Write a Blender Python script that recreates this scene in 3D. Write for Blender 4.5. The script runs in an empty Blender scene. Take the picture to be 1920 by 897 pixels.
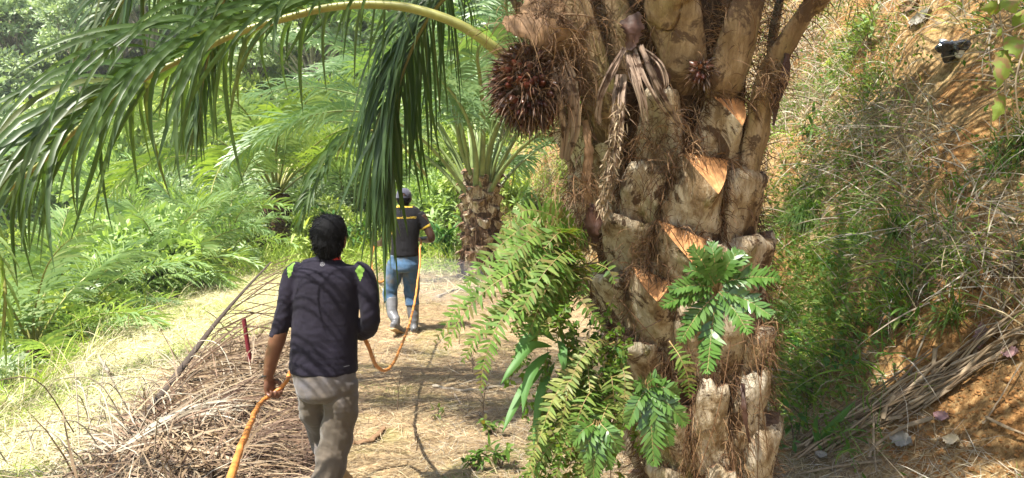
import bpy, math, numpy as np
from mathutils import Vector, Matrix, noise as mnoise
from mathutils.bvhtree import BVHTree
SC = bpy.context.scene
R = math.radians
# ------------------------------------------------------------------ camera, sky, sun, exposure
F = 1371.0
CZ = 1.82
PITCH = math.atan(110.5 / F)
cam = bpy.data.cameras.new('camera'); cam_o = bpy.data.objects.new('camera', cam)
SC.collection.objects.link(cam_o); SC.camera = cam_o
cam.sensor_width = 36; cam.lens = F / 1920 * 36; cam.clip_start = 0.05; cam.clip_end = 600
cam_o.location = (0, 0, CZ); cam_o.rotation_euler = (R(90) - PITCH, 0, 0)
SUN_EL, SUN_AZ = R(61), math.atan2(-0.62, -0.62)      # azimuth measured from +Y towards +X
to_sun = Vector((math.sin(SUN_AZ) * math.cos(SUN_EL), math.cos(SUN_AZ) * math.cos(SUN_EL), math.sin(SUN_EL)))
W = bpy.data.worlds.new('World'); SC.world = W; W.use_nodes = True
wn = W.node_tree.nodes; wl = W.node_tree.links
sky = wn.new('ShaderNodeTexSky'); sky.sky_type = 'NISHITA'; sky.sun_disc = False
sky.sun_elevation = SUN_EL; sky.sun_rotation = SUN_AZ; sky.dust_density = 2.0; sky.air_density = 1.0
bg = wn['Background']; bg.inputs[1].default_value = 0.10
wl.new(sky.outputs[0], bg.inputs[0])
sun = bpy.data.lights.new('sun', 'SUN'); sun.energy = 5.0; sun.angle = R(0.55); sun.color = (1.0, 0.95, 0.86)
sun_o = bpy.data.objects.new('sun', sun); SC.collection.objects.link(sun_o)
sun_o.rotation_euler = (-to_sun).to_track_quat('-Z', 'Y').to_euler()
SC.view_settings.view_transform = 'Standard'; SC.view_settings.look = 'None'
SC.view_settings.exposure = 1.68; SC.view_settings.gamma = 1.0
SC.render.engine = 'CYCLES'
SC.cycles.max_bounces = 6; SC.cycles.diffuse_bounces = 4; SC.cycles.glossy_bounces = 2
SC.cycles.transmission_bounces = 4; SC.cycles.transparent_max_bounces = 6
SC.cycles.use_denoising = True
SC.cycles.sample_clamp_indirect = 6.0

# ------------------------------------------------------------------ helpers
rng = np.random.default_rng(11)
def P(px, py, d):
    """The point of the place seen at that spot of the photograph, d metres ahead."""
    v = (448.5 - py) / F; u = (px - 960) / F
    dy = math.cos(PITCH) + v * math.sin(PITCH); dz = v * math.cos(PITCH) - math.sin(PITCH)
    t = d / dy
    return np.array((u * t, d, CZ + dz * t))
def project(p):
    x, y, z = p[..., 0], p[..., 1], p[..., 2] - CZ
    c, s = math.cos(PITCH), math.sin(PITCH)
    zf = y * c - z * s; yu = y * s + z * c
    zf = np.where(np.abs(zf) < 1e-3, 1e-3, zf)
    return 960 + F * x / zf, 448.5 - F * yu / zf, zf
def nrm(a):
    return a / np.maximum(np.linalg.norm(a, axis=-1, keepdims=True), 1e-9)
def interp(t, xs, ys):
    return np.interp(t, xs, ys)
def smooth(a, b, x):
    t = np.clip((x - a) / (b - a), 0, 1); return t * t * (3 - 2 * t)
_H = np.random.default_rng(5).random((256, 256))
def vnoise(x, y):
    x = np.asarray(x, float); y = np.asarray(y, float)
    xi = np.floor(x).astype(int); yi = np.floor(y).astype(int); fx = x - xi; fy = y - yi
    fx = fx * fx * (3 - 2 * fx); fy = fy * fy * (3 - 2 * fy)
    g = lambda a, b: _H[a % 256, b % 256]
    return (g(xi, yi) * (1 - fx) + g(xi + 1, yi) * fx) * (1 - fy) + (g(xi, yi + 1) * (1 - fx) + g(xi + 1, yi + 1) * fx) * fy - 0.5
def fbm(x, y, o=4):
    s = 0; a = 1.0
    for i in range(o):
        s = s + a * vnoise(x * 2 ** i + 17.3 * i, y * 2 ** i - 9.1 * i); a *= 0.5
    return s
def noise3(p, f, seed=0):
    """cheap smooth 3-D noise for arrays (N,3) in about -1..1"""
    q = p * f + seed * 7.31
    return 2 * (vnoise(q[..., 0] + 0.37 * q[..., 2], q[..., 1] + 31.7 + 0.6 * q[..., 2]) + vnoise(q[..., 1] * .9 + 5.1 - .3 * q[..., 0], q[..., 2] * 1.1 - 8.3)) / 1.4
def catmull(pts, n):
    p = np.array(pts, float); k = len(p)
    p = np.vstack([2 * p[0] - p[1], p, 2 * p[-1] - p[-2]])
    t = np.linspace(0, k - 1 - 1e-6, n); i = t.astype(int); f = (t - i)[:, None]
    a, b, c, d = p[i], p[i + 1], p[i + 2], p[i + 3]
    return 0.5 * (2 * b + (c - a) * f + (2 * a - 5 * b + 4 * c - d) * f ** 2 + (3 * b - a - 3 * c + d) * f ** 3)

class MB:
    def __init__(s): s.v = []; s.f = []; s.n = 0
    def add(s, v, f, m=0):
        v = np.asarray(v, np.float32).reshape(-1, 3); f = np.asarray(f, np.int32)
        if len(f) == 0: return s
        s.v.append(v); s.f.append((f + s.n, m)); s.n += len(v); return s
    def arrays(s): return np.vstack(s.v)
    def mesh(s, name, mats, org=(0, 0, 0), smooth_=True):
        v = np.vstack(s.v) - np.asarray(org, np.float32)
        me = bpy.data.meshes.new(name)
        loops = []; starts = []; tot = []; mi = []; c = 0
        for f, m in s.f:
            k = f.shape[1]; loops.append(f.ravel()); n = len(f)
            starts.append(c + np.arange(n) * k); tot.append(np.full(n, k)); c += n * k
            mi.append(np.full(n, m) if np.isscalar(m) else np.asarray(m))
        loops = np.concatenate(loops).astype(np.int32); starts = np.concatenate(starts).astype(np.int32)
        mi = np.concatenate(mi).astype(np.int32)
        me.vertices.add(len(v)); me.vertices.foreach_set('co', v.astype(np.float32).ravel())
        me.loops.add(len(loops)); me.loops.foreach_set('vertex_index', loops)
        me.polygons.add(len(starts)); me.polygons.foreach_set('loop_start', starts)
        me.polygons.foreach_set('loop_total', np.concatenate(tot).astype(np.int32))
        me.polygons.foreach_set('material_index', mi)
        me.polygons.foreach_set('use_smooth', np.full(len(starts), smooth_))
        me.update(calc_edges=True); me.validate()
        for m in (mats if isinstance(mats, (list, tuple)) else [mats]): me.materials.append(m)
        return me
ORG = {}
def org_of(parent): return ORG.get(parent.name, (0, 0, 0)) if parent is not None else (0, 0, 0)
def part(name, mb, mats, parent, smooth_=True):
    o = bpy.data.objects.new(name, mb.mesh(name, mats, org_of(parent), smooth_))
    SC.collection.objects.link(o); o.parent = parent; ORG[o.name] = org_of(parent)
    return o
def tag(o, label=None, cat=None, group=None, kind=None):
    if label: o['label'] = label
    if cat: o['category'] = cat
    if group: o['group'] = group
    if kind: o['kind'] = kind
    return o
def thing(name, label, cat, loc=(0, 0, 0), group=None):
    o = bpy.data.objects.new(name, None); SC.collection.objects.link(o); o.location = loc
    o.empty_display_size = .1; ORG[o.name] = tuple(loc)
    return tag(o, label, cat, group)
def solo(name, mb, mats, label=None, cat=None, group=None, kind=None, smooth_=True):
    v = mb.arrays(); org = (float(v[:, 0].mean()), float(v[:, 1].mean()), float(v[:, 2].min()))
    if kind in ('structure', 'stuff'): org = (0, 0, 0)
    o = bpy.data.objects.new(name, mb.mesh(name, mats, org, smooth_)); SC.collection.objects.link(o)
    o.location = org; ORG[o.name] = org
    return tag(o, label, cat, group, kind)
def copy_tree(o, parent=None):
    c = o.copy(); SC.collection.objects.link(c)
    if parent is not None: c.parent = parent
    for ch in list(o.children): copy_tree(ch, c)
    return c
def grid_faces(r, c, closed=False):
    i, j = np.meshgrid(np.arange(r - 1), np.arange(c if closed else c - 1), indexing='ij')
    a = i * c + j; b = i * c + (j + 1) % c
    return np.stack([a, b, b + c, a + c], -1).reshape(-1, 4)
def tube(mb, pts, ra, rb=None, n=10, ref=(0, 0, 1), mat=0, cap=True, twist=0, prof=None):
    """swept ellipse: ra across (side), rb the other way"""
    p = np.array(pts, float); k = len(p)
    ra = np.broadcast_to(np.asarray(ra, float), (k,)); rb = ra if rb is None else np.broadcast_to(np.asarray(rb, float), (k,))
    t = nrm(np.gradient(p, axis=0)); ref = np.broadcast_to(np.asarray(ref, float), (k, 3))
    s = np.cross(t, ref); bad = np.linalg.norm(s, axis=1) < 1e-3
    s[bad] = np.cross(t[bad], np.array([[0.3, 1, 0.1]])) if bad.any() else s[bad]
    s = nrm(s); u = nrm(np.cross(s, t))
    a = np.linspace(0, 2 * math.pi, n, endpoint=False) + twist
    ca, sa = (np.cos(a), np.sin(a)) if prof is None else (np.array(prof)[:, 0], np.array(prof)[:, 1])
    n = len(ca)
    v = p[:, None] + s[:, None] * (ra[:, None] * ca[None])[..., None] + u[:, None] * (rb[:, None] * sa[None])[..., None]
    f = grid_faces(k, n, True); v = v.reshape(-1, 3)
    mb.add(v, f, mat)
    if cap:
        b = mb.n - len(v)
        for base, q in ((0, p[0]), ((k - 1) * n, p[-1])):
            mb.add(np.vstack([v[base:base + n], q[None]]), [(i, (i + 1) % n, n) for i in range(n)], mat)
    return mb
def ribbons(mb, p0, d0, L, Wd, droop, nseg=4, side=None, prof='leaf', fold=0.0, curl=None, mat=0, wind=0.0):
    """many bent blades at once"""
    p0 = np.asarray(p0, float); N = len(p0); d = nrm(np.asarray(d0, float) + np.zeros((N, 3)))
    L = np.broadcast_to(np.asarray(L, float), (N,)); Wd = np.broadcast_to(np.asarray(Wd, float), (N,))
    droop = np.broadcast_to(np.asarray(droop, float), (N,))
    if side is None:
        side = np.cross(d, np.array([0, 0, 1.0])) + 1e-4
    side = nrm(side); p = p0.copy(); step = (L / nseg)[:, None]
    s = np.linspace(0, 1, nseg + 1)
    if prof == 'leaf': w = np.interp(s, [0, .12, .35, .7, .9, 1], [.35, .8, 1, .72, .35, .04])
    elif prof == 'grass': w = np.interp(s, [0, .3, .7, 1], [.8, 1, .6, .05])
    elif prof == 'broad': w = np.interp(s, [0, .15, .4, .7, 1], [.1, .75, 1, .7, .05])
    elif prof == 'pinna': w = np.interp(s, [0, .1, .6, .85, 1], [.75, 1, .85, .5, .08])
    else: w = np.ones(nseg + 1)
    cols = []
    g = np.array([0, 0, -1.0])
    for i in range(nseg + 1):
        hw = (Wd * w[i] * .5)[:, None]
        sd = nrm(side - d * np.sum(side * d, -1, keepdims=True))
        if fold:
            nn = np.cross(sd, d); nn = nn * np.sign(nn[:, 2:3] + 1e-6)
            cols += [p - sd * hw, p - nn * hw * fold, p + sd * hw]
        else: cols += [p - sd * hw, p + sd * hw]
        p = p + d * step
        inc = g * (droop / nseg)[:, None]
        if curl is not None: inc = inc + curl / nseg
        if wind: inc = inc + rng.normal(0, wind / nseg, (N, 3))
        d = nrm(d + inc)
    m = 3 if fold else 2
    v = np.stack(cols, 1).reshape(N, (nseg + 1) * m, 3)
    f = grid_faces(nseg + 1, m)
    ff = (f[None] + (np.arange(N) * v.shape[1])[:, None, None]).reshape(-1, 4)
    mb.add(v.reshape(-1, 3), ff, mat); return mb
def remesh(mb, voxel, smooth_it=4, fac=0.5):
    me = mb.mesh('tmp', [], smooth_=True); o = bpy.data.objects.new('tmp', me); SC.collection.objects.link(o)
    m = o.modifiers.new('r', 'REMESH'); m.mode = 'VOXEL'; m.voxel_size = voxel; m.adaptivity = 0
    if smooth_it:
        q = o.modifiers.new('s', 'SMOOTH'); q.iterations = smooth_it; q.factor = fac
    dg = bpy.context.evaluated_depsgraph_get(); ev = o.evaluated_get(dg); e = ev.to_mesh()
    v = np.empty(len(e.vertices) * 3, np.float32); e.vertices.foreach_get('co', v)
    nn = np.empty(len(e.vertices) * 3, np.float32); e.vertices.foreach_get('normal', nn)
    l = np.empty(len(e.loops), np.int32); e.loops.foreach_get('vertex_index', l)
    ev.to_mesh_clear(); bpy.data.objects.remove(o)
    return v.reshape(-1, 3).astype(float), nn.reshape(-1, 3).astype(float), l.reshape(-1, 4)

# ------------------------------------------------------------------ materials
class NT:
    def __init__(s, name):
        s.m = bpy.data.materials.new(name); s.m.use_nodes = True; s.t = s.m.node_tree; s.t.nodes.clear()
        s.out = s.n('ShaderNodeOutputMaterial')
    def n(s, ty, **kw):
        q = s.t.nodes.new(ty)
        for k, v in kw.items():
            if k.startswith('i_'): q.inputs[k[2:].replace('_', ' ')].default_value = v
            else: setattr(q, k, v)
        return q
    def l(s, a, b): s.t.links.new(a, b)
    def noise(s, scale, detail=4, rough=.6, vec=None, dist=0):
        q = s.n('ShaderNodeTexNoise', i_Scale=scale, i_Detail=detail, i_Roughness=rough, i_Distortion=dist)
        if vec is not None: s.l(vec, q.inputs['Vector'])
        return q.outputs['Fac']
    def ramp(s, fac, stops, interp='LINEAR'):
        q = s.n('ShaderNodeValToRGB'); q.color_ramp.interpolation = interp; e = q.color_ramp.elements
        while len(e) > 1: e.remove(e[-1])
        e[0].position = stops[0][0]; e[0].color = (*stops[0][1], 1)
        for p_, c in stops[1:]:
            x = e.new(p_); x.color = (*c, 1)
        s.l(fac, q.inputs[0]); return q.outputs[0]
    def mix(s, f, a, b, mode='MIX'):
        q = s.n('ShaderNodeMix', data_type='RGBA', blend_type=mode)
        for i, x in ((0, f), (6, a), (7, b)):
            if isinstance(x, (int, float)): q.inputs[i].default_value = x
            elif isinstance(x, tuple): q.inputs[i].default_value = (*x, 1)
            else: s.l(x, q.inputs[i])
        return q.outputs[2]
    def math(s, op, a, b=0.0):
        q = s.n('ShaderNodeMath', operation=op)
        for i, x in ((0, a), (1, b)):
            if isinstance(x, (int, float)): q.inputs[i].default_value = x
            else: s.l(x, q.inputs[i])
        return q.outputs[0]
    def bump(s, h, strength=.4, dist=.01):
        q = s.n('ShaderNodeBump', i_Strength=strength, i_Distance=dist); s.l(h, q.inputs['Height']); return q.outputs[0]
    def coords(s, scale=(1, 1, 1)):
        c = s.n('ShaderNodeTexCoord'); m = s.n('ShaderNodeMapping'); m.inputs['Scale'].default_value = scale
        s.l(c.outputs['Object'], m.inputs[0]); return m.outputs[0]
    def bsdf(s, col, rough=.8, bump=None, spec=.3, **kw):
        b = s.n('ShaderNodeBsdfPrincipled'); b.inputs['Specular IOR Level'].default_value = spec
        if isinstance(rough, (int, float)): b.inputs['Roughness'].default_value = rough
        else: s.l(rough, b.inputs['Roughness'])
        if isinstance(col, tuple): b.inputs['Base Color'].default_value = (*col, 1)
        else: s.l(col, b.inputs['Base Color'])
        if bump is not None: s.l(bump, b.inputs['Normal'])
        for k, v in kw.items(): b.inputs[k.replace('_', ' ')].default_value = v
        return b
    def done(s, shader): s.l(shader.outputs[0] if hasattr(shader, 'outputs') else shader, s.out.inputs[0]); return s.m
def leaf_mat(name, cols, trans=.35, tcol=None, rough=.45, spec=.4, patch=None, sheen=0):
    """per-blade colour variation, with light passing through"""
    t = NT(name); g = t.n('ShaderNodeNewGeometry'); k = len(cols)
    c = t.ramp(g.outputs['Random Per Island'], [(i / max(k - 1, 1), cols[i]) for i in range(k)])
    if patch:
        c = t.mix(t.ramp(t.noise(patch[1], 2, .5, t.coords()), [(.52, (0, 0, 0)), (.62, (1, 1, 1))]), c, patch[0])
    b = t.bsdf(c, rough, spec=spec)
    if trans <= 0: return t.done(b)
    tr = t.n('ShaderNodeBsdfTranslucent'); tc = t.mix(1.0, c, tcol or (1.3, 1.6, .5), 'MULTIPLY')
    t.l(tc, tr.inputs[0]); m = t.n('ShaderNodeMixShader'); m.inputs[0].default_value = trans
    t.l(b.outputs[0], m.inputs[1]); t.l(tr.outputs[0], m.inputs[2]); return t.done(m)
def plain(name, col, rough=.7, spec=.3, var=.25, scale=20, bump=.2, stretch=(1, 1, 1), **kw):
    t = NT(name); v = t.coords(stretch); n = t.noise(scale, 5, .65, v)
    d = tuple(x * (1 - var) for x in col); l = tuple(min(1, x * (1 + var)) for x in col)
    return t.done(t.bsdf(t.ramp(n, [(.3, d), (.7, l)]), rough, t.bump(n, bump, .005), spec, **kw))
M = {}
M['palm_leaf'] = leaf_mat('palm_leaf', [(.032, .062, .018), (.050, .092, .026), (.070, .115, .034), (.040, .080, .028), (.09, .105, .03)], .45, (2.0, 2.0, .45), .42, .5)
M['palm_leaf_light'] = leaf_mat('palm_leaf_light', [(.20, .30, .12), (.26, .37, .15), (.17, .27, .11), (.33, .40, .18)], .4, (1.5, 1.5, .5), .4, .5)
M['palm_leaf_mid'] = leaf_mat('palm_leaf_mid', [(.11, .19, .08), (.16, .25, .11), (.21, .29, .13)], .4, (1.5, 1.6, .5), .38, .55)
M['palm_leaf_backlit'] = leaf_mat('palm_leaf_backlit', [(.18, .26, .06), (.25, .32, .08), (.14, .22, .06)], .45, (1.3, 1.35, .5), .4, .4)  # backlit yellow-green look put into the leaf colour
M['rachis_pale'] = plain('rachis_pale', (.17, .22, .08), .45, .4, .3, 5, .15)
M['bract'] = leaf_mat('bract', [(.02, .012, .008), (.05, .025, .014), (.10, .05, .025), (.035, .018, .01), (.16, .09, .045)], 0, rough=.6, spec=.3)
M['rachis'] = plain('rachis', (.20, .20, .055), .45, .45, .35, 9, .15, (1, 1, 1))
M['rachis_brown'] = plain('rachis_brown', (.22, .15, .06), .5, .4, .35, 9, .15)
M['fern'] = leaf_mat('fern', [(.055, .12, .02), (.09, .175, .026), (.12, .21, .04), (.17, .23, .05), (.07, .15, .022), (.18, .14, .05), (.10, .18, .035)], .4, (1.5, 1.6, .45), .55, .25)
M['fern_yellow'] = leaf_mat('fern_yellow', [(.16, .22, .05), (.22, .24, .06), (.12, .2, .05), (.25, .2, .07)], .35, (1.3, 1.4, .5), .5, .3)
M['fern_gloss'] = leaf_mat('fern_gloss', [(.045, .10, .02), (.06, .125, .022), (.08, .15, .035)], .25, (1.3, 1.7, .5), .28, .6)
M['broad_leaf'] = leaf_mat('broad_leaf', [(.05, .14, .035), (.08, .18, .05), (.11, .2, .05)], .35, (1.3, 1.5, .45), .5, .3)
M['shrub_leaf'] = leaf_mat('shrub_leaf', [(.20, .29, .11), (.28, .39, .15), (.36, .47, .19), (.43, .52, .25)], .35, (1.3, 1.4, .5), .5, .3)
M['shrub_leaf_yellow'] = leaf_mat('shrub_leaf_yellow', [(.27, .36, .10), (.36, .45, .14), (.43, .49, .19), (.24, .34, .10)], .4, (1.3, 1.3, .5), .5, .3)
M['tree_leaf'] = leaf_mat('tree_leaf', [(.22, .30, .16), (.30, .38, .22), (.38, .45, .28), (.42, .48, .33)], .25, (1.3, 1.4, .6), .5, .3)
M['tree_leaf_light'] = leaf_mat('tree_leaf_light', [(.30, .41, .13), (.39, .50, .18), (.46, .55, .24)], .3, (1.3, 1.3, .5), .5, .3)
M['dry_leaf'] = leaf_mat('dry_leaf', [(.16, .11, .065), (.28, .2, .12), (.38, .3, .2), (.12, .075, .045), (.3, .24, .17)], .12, (1.2, 1, .7), .7, .2)
M['straw'] = leaf_mat('straw', [(.24, .17, .09), (.42, .33, .19), (.54, .44, .27), (.15, .1, .06), (.46, .40, .28)], .15, (1.2, 1.1, .7), .7, .2)
M['straw_pale'] = leaf_mat('straw_pale', [(.46, .42, .26), (.58, .53, .36), (.40, .40, .2), (.52, .46, .32), (.3, .24, .14)], .2, (1.1, 1.1, .8), .7, .2)
M['dry_dark'] = leaf_mat('dry_dark', [(.09, .055, .035), (.16, .1, .065), (.24, .17, .12), (.06, .035, .025), (.13, .085, .065)], .08, (1.2, 1, .7), .75, .2)
M['dry_grey'] = leaf_mat('dry_grey', [(.28, .24, .18), (.4, .35, .27), (.2, .16, .11), (.5, .45, .36), (.15, .11, .07)], .1, (1, 1, .8), .7, .25)
M['grass'] = leaf_mat('grass', [(.06, .14, .025), (.1, .2, .035), (.15, .24, .05), (.2, .26, .07)], .35, (1.3, 1.4, .5), .45, .35)
M['grass_bright'] = leaf_mat('grass_bright', [(.2, .33, .04), (.3, .4, .07), (.24, .36, .06), (.4, .42, .13)], .35, (1.2, 1.2, .5), .6, .2)
M['fibre'] = leaf_mat('fibre', [(.045, .022, .011), (.11, .055, .025), (.2, .115, .055), (.035, .018, .01), (.27, .17, .085)], .1, (1.2, 1, .7), .7, .25)
M['twig'] = plain('twig', (.3, .24, .17), .8, .2, .4, 30, .4)
M['twig_dark'] = plain('twig_dark', (.12, .085, .06), .8, .2, .4, 30, .4)
M['wood_trunk'] = plain('wood_trunk', (.3, .26, .2), .85, .2, .4, 6, .5)

def leafbase_mat():
    t = NT('leaf_base_bark'); v = t.coords((1, 1, .35)); w = t.coords()
    g = t.n('ShaderNodeObjectInfo')
    c = t.ramp(t.noise(9, 6, .7, v, .3), [(.30, (.06, .035, .018)), (.42, (.22, .145, .075)), (.49, (.42, .34, .23)), (.6, (.62, .55, .43))])
    c = t.mix(t.math('MULTIPLY', g.outputs['Random'], .3), c, (.34, .25, .14))
    # rusty and blackish stains, algae
    c = t.mix(t.ramp(t.noise(5.5, 5, .75, w, .6), [(.53, (0, 0, 0)), (.58, (.92, .92, .92))]), c, (.06, .03, .015))
    c = t.mix(t.ramp(t.noise(4.1, 3, .6, t.coords((1.6, 1.6, .7))), [(.58, (0, 0, 0)), (.7, (.6, .6, .6))]), c, (.2, .2, .055))
    c = t.mix(t.ramp(t.noise(60, 3, .6, t.coords((1, 1, .12))), [(.5, (0, 0, 0)), (.75, (.6, .6, .6))]), c, (.12, .07, .035))
    h = t.math('ADD', t.noise(45, 6, .75, v), t.math('MULTIPLY', t.noise(160, 3, .6, t.coords((1, 1, .15))), .5))
    return t.done(t.bsdf(c, .8, t.bump(h, 1.0, .018), .2))
M['leaf_base'] = leafbase_mat()
def petiole_mat():
    t = NT('petiole_skin'); v = t.coords((1, 1, .3))
    c = t.ramp(t.noise(7, 6, .7, v, .3), [(.3, (.06, .035, .016)), (.45, (.18, .115, .055)), (.58, (.31, .22, .12)), (.72, (.48, .39, .27))])
    c = t.mix(t.ramp(t.noise(3.3, 4, .6, t.coords((1, 1, .25))), [(.56, (0, 0, 0)), (.68, (.6, .6, .6))]), c, (.22, .21, .06))
    c = t.mix(t.ramp(t.noise(90, 3, .6, t.coords((1, 1, .1))), [(.5, (0, 0, 0)), (.75, (.7, .7, .7))]), c, (.13, .075, .035))
    return t.done(t.bsdf(t.mix(t.ramp(t.noise(6, 5, .75, t.coords(), .6), [(.52, (0, 0, 0)), (.58, (.85, .85, .85))]), c, (.07, .038, .02)), .7, t.bump(t.noise(60, 6, .75, v), .9, .018), .3))
M['petiole'] = petiole_mat()
M['core'] = plain('trunk_core', (.06, .036, .02), .9, .15, .7, 22, 1.0, (1, 1, .5))
M['cut_fresh'] = plain('cut_fresh', (.46, .23, .095), .75, .2, .45, 30, .6)
M['cut_old'] = plain('cut_old', (.17, .10, .06), .8, .2, .6, 25, .6)
# ------------------------------------------------------------------ the land: one sheet out to the far hills
def toe(y): return interp(y, [0, 4, 9, 13, 17, 25, 60], [2.1, 2.0, 1.6, .75, -.4, -4.5, -12])
def edge(y): return interp(y, [-20, 0, 6, 10, 17, 24, 60], [-3.2, -3.5, -4.3, -5.3, -6.0, -9, -20])
def height(x, y):
    x = np.asarray(x, float); y = np.asarray(y, float)
    near = np.exp(-((x / 9) ** 2 + ((y - 6) / 12) ** 2))
    z = .05 * fbm(x * .7, y * .7, 3) + .03 * near * fbm(x * 3.1, y * 3.1, 4)
    b = x - toe(y) + .35 * fbm(x * .8 + 3, y * .8, 3)
    b = np.log1p(np.exp(np.clip(b * 5, -30, 60))) / 5
    up = 1.5 * np.minimum(b, 4.2) + .35 * np.maximum(b - 4.2, 0)
    up = np.where(up > 12, 12 + (up - 12) * .3, up)
    onb = smooth(.1, .9, b)
    up = up + onb * (.35 * fbm(x * 1.3, y * 1.3 + 7, 4) + .10 * fbm(x * 6, y * 6, 3))
    l = edge(y) - x + .3 * fbm(x * .9, y * .9 + 40, 2)
    l = np.log1p(np.exp(np.clip(l * 3, -30, 60))) / 3
    down = -np.minimum(.75 * l, 4.5 + .02 * l) * smooth(-8, 4, y + 6)
    z = z + up + down
    D = np.hypot(x - 8, y + 2)
    az = np.arctan2(x, y)
    crest = 23 + 6 * np.sin(az * 2.3 + 1) + 5 * vnoise(az * 4 + 3, 0)
    hill = np.clip(.42 * (D - 34), 0, None)
    hill = crest * (1 - np.exp(-hill / crest)) * 1.15
    hill = hill * smooth(3.0, -6, x - .25 * y)
    return z + hill + 1.2 * smooth(25, 60, D) * fbm(x * .08, y * .08, 4)
def stretch(lo, a, b, hi, step, grow=1.09):
    c = list(np.arange(a, b, step)); s = step; x = c[-1]
    while x < hi: s = min(s * grow, 4); x += s; c.append(x)
    s = step; x = a; l = []
    while x > lo: s = min(s * grow, 4); x -= s; l.append(x)
    return np.array(l[::-1] + c)
gx = stretch(-190, -5.0, 4.6, 190, .05); gy = stretch(-60, 1.4, 10, 230, .055)
GX, GY = np.meshgrid(gx, gy); GZ = height(GX, GY)
gm = MB().add(np.stack([GX, GY, GZ], -1), grid_faces(len(gy), len(gx)))
def ground_mat():
    t = NT('ground_soil'); g = t.n('ShaderNodeNewGeometry'); pos = g.outputs['Position']
    sx = t.n('ShaderNodeSeparateXYZ'); t.l(pos, sx.inputs[0]); X, Y = sx.outputs[0], sx.outputs[1]
    nb = t.noise(1.6, 4, .6, pos); nf = t.noise(28, 6, .7, pos); nm = t.noise(7, 5, .65, pos)
    path = t.ramp(t.math('ADD', t.math('MULTIPLY', nf, .6), t.math('MULTIPLY', nm, .4)), [(.34, (.13, .085, .045)), (.5, (.30, .21, .115)), (.64, (.46, .35, .2))])
    path = t.mix(t.ramp(nb, [(.5, (0, 0, 0)), (.66, (.6, .6, .6))]), path, (.17, .17, .05))
    soil = t.ramp(t.math('ADD', t.math('MULTIPLY', nf, .5), t.math('MULTIPLY', nm, .5)), [(.33, (.07, .035, .014)), (.5, (.24, .12, .042)), (.64, (.42, .26, .11))])
    soil = t.mix(t.ramp(nb, [(.42, (0, 0, 0)), (.7, (1, 1, 1))]), soil, t.ramp(nf, [(.35, (.2, .13, .05)), (.65, (.5, .38, .2))]))
    verge = t.ramp(t.math('ADD', t.math('MULTIPLY', nf, .5), t.math('MULTIPLY', nb, .5)), [(.36, (.22, .18, .09)), (.47, (.38, .34, .17)), (.53, (.30, .36, .10)), (.64, (.48, .42, .26))])
    wood = t.ramp(nm, [(.35, (.14, .2, .07)), (.65, (.26, .32, .13))])
    # bank where x - toe(y) > 0 ; toe approximated by a line
    toe_n = t.math('SUBTRACT', X, t.math('SUBTRACT', 2.75, t.math('MULTIPLY', Y, .165)))
    toe_n = t.math('ADD', toe_n, t.math('MULTIPLY', nb, .8))
    k1 = t.ramp(toe_n, [(.15, (0, 0, 0)), (.55, (1, 1, 1))])
    ed = t.math('SUBTRACT', t.math('SUBTRACT', -1.87, t.math('MULTIPLY', Y, .135)), X)   # heap line
    ed = t.math('ADD', ed, t.math('MULTIPLY', nm, .6))
    k2 = t.ramp(ed, [(.2, (0, 0, 0)), (.6, (1, 1, 1))])
    c = t.mix(k2, path, verge); c = t.mix(k1, c, soil)
    ln = t.n('ShaderNodeVectorMath', operation='LENGTH'); t.l(pos, ln.inputs[0])
    k3 = t.ramp(t.math('MULTIPLY', ln.outputs['Value'], .02), [(.36, (0, 0, 0)), (.5, (1, 1, 1))])
    c = t.mix(k3, c, wood)
    h = t.math('ADD', t.noise(40, 6, .7, pos), t.math('MULTIPLY', t.noise(9, 4, .6, pos), 2.0))
    return t.done(t.bsdf(c, .95, t.bump(h, .8, .03), .1))
M['ground'] = ground_mat()
solo('ground', gm, M['ground'], kind='structure', label='ochre earth path, grassy verge and steep bank rising on the right')
del GX, GY, GZ
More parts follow.
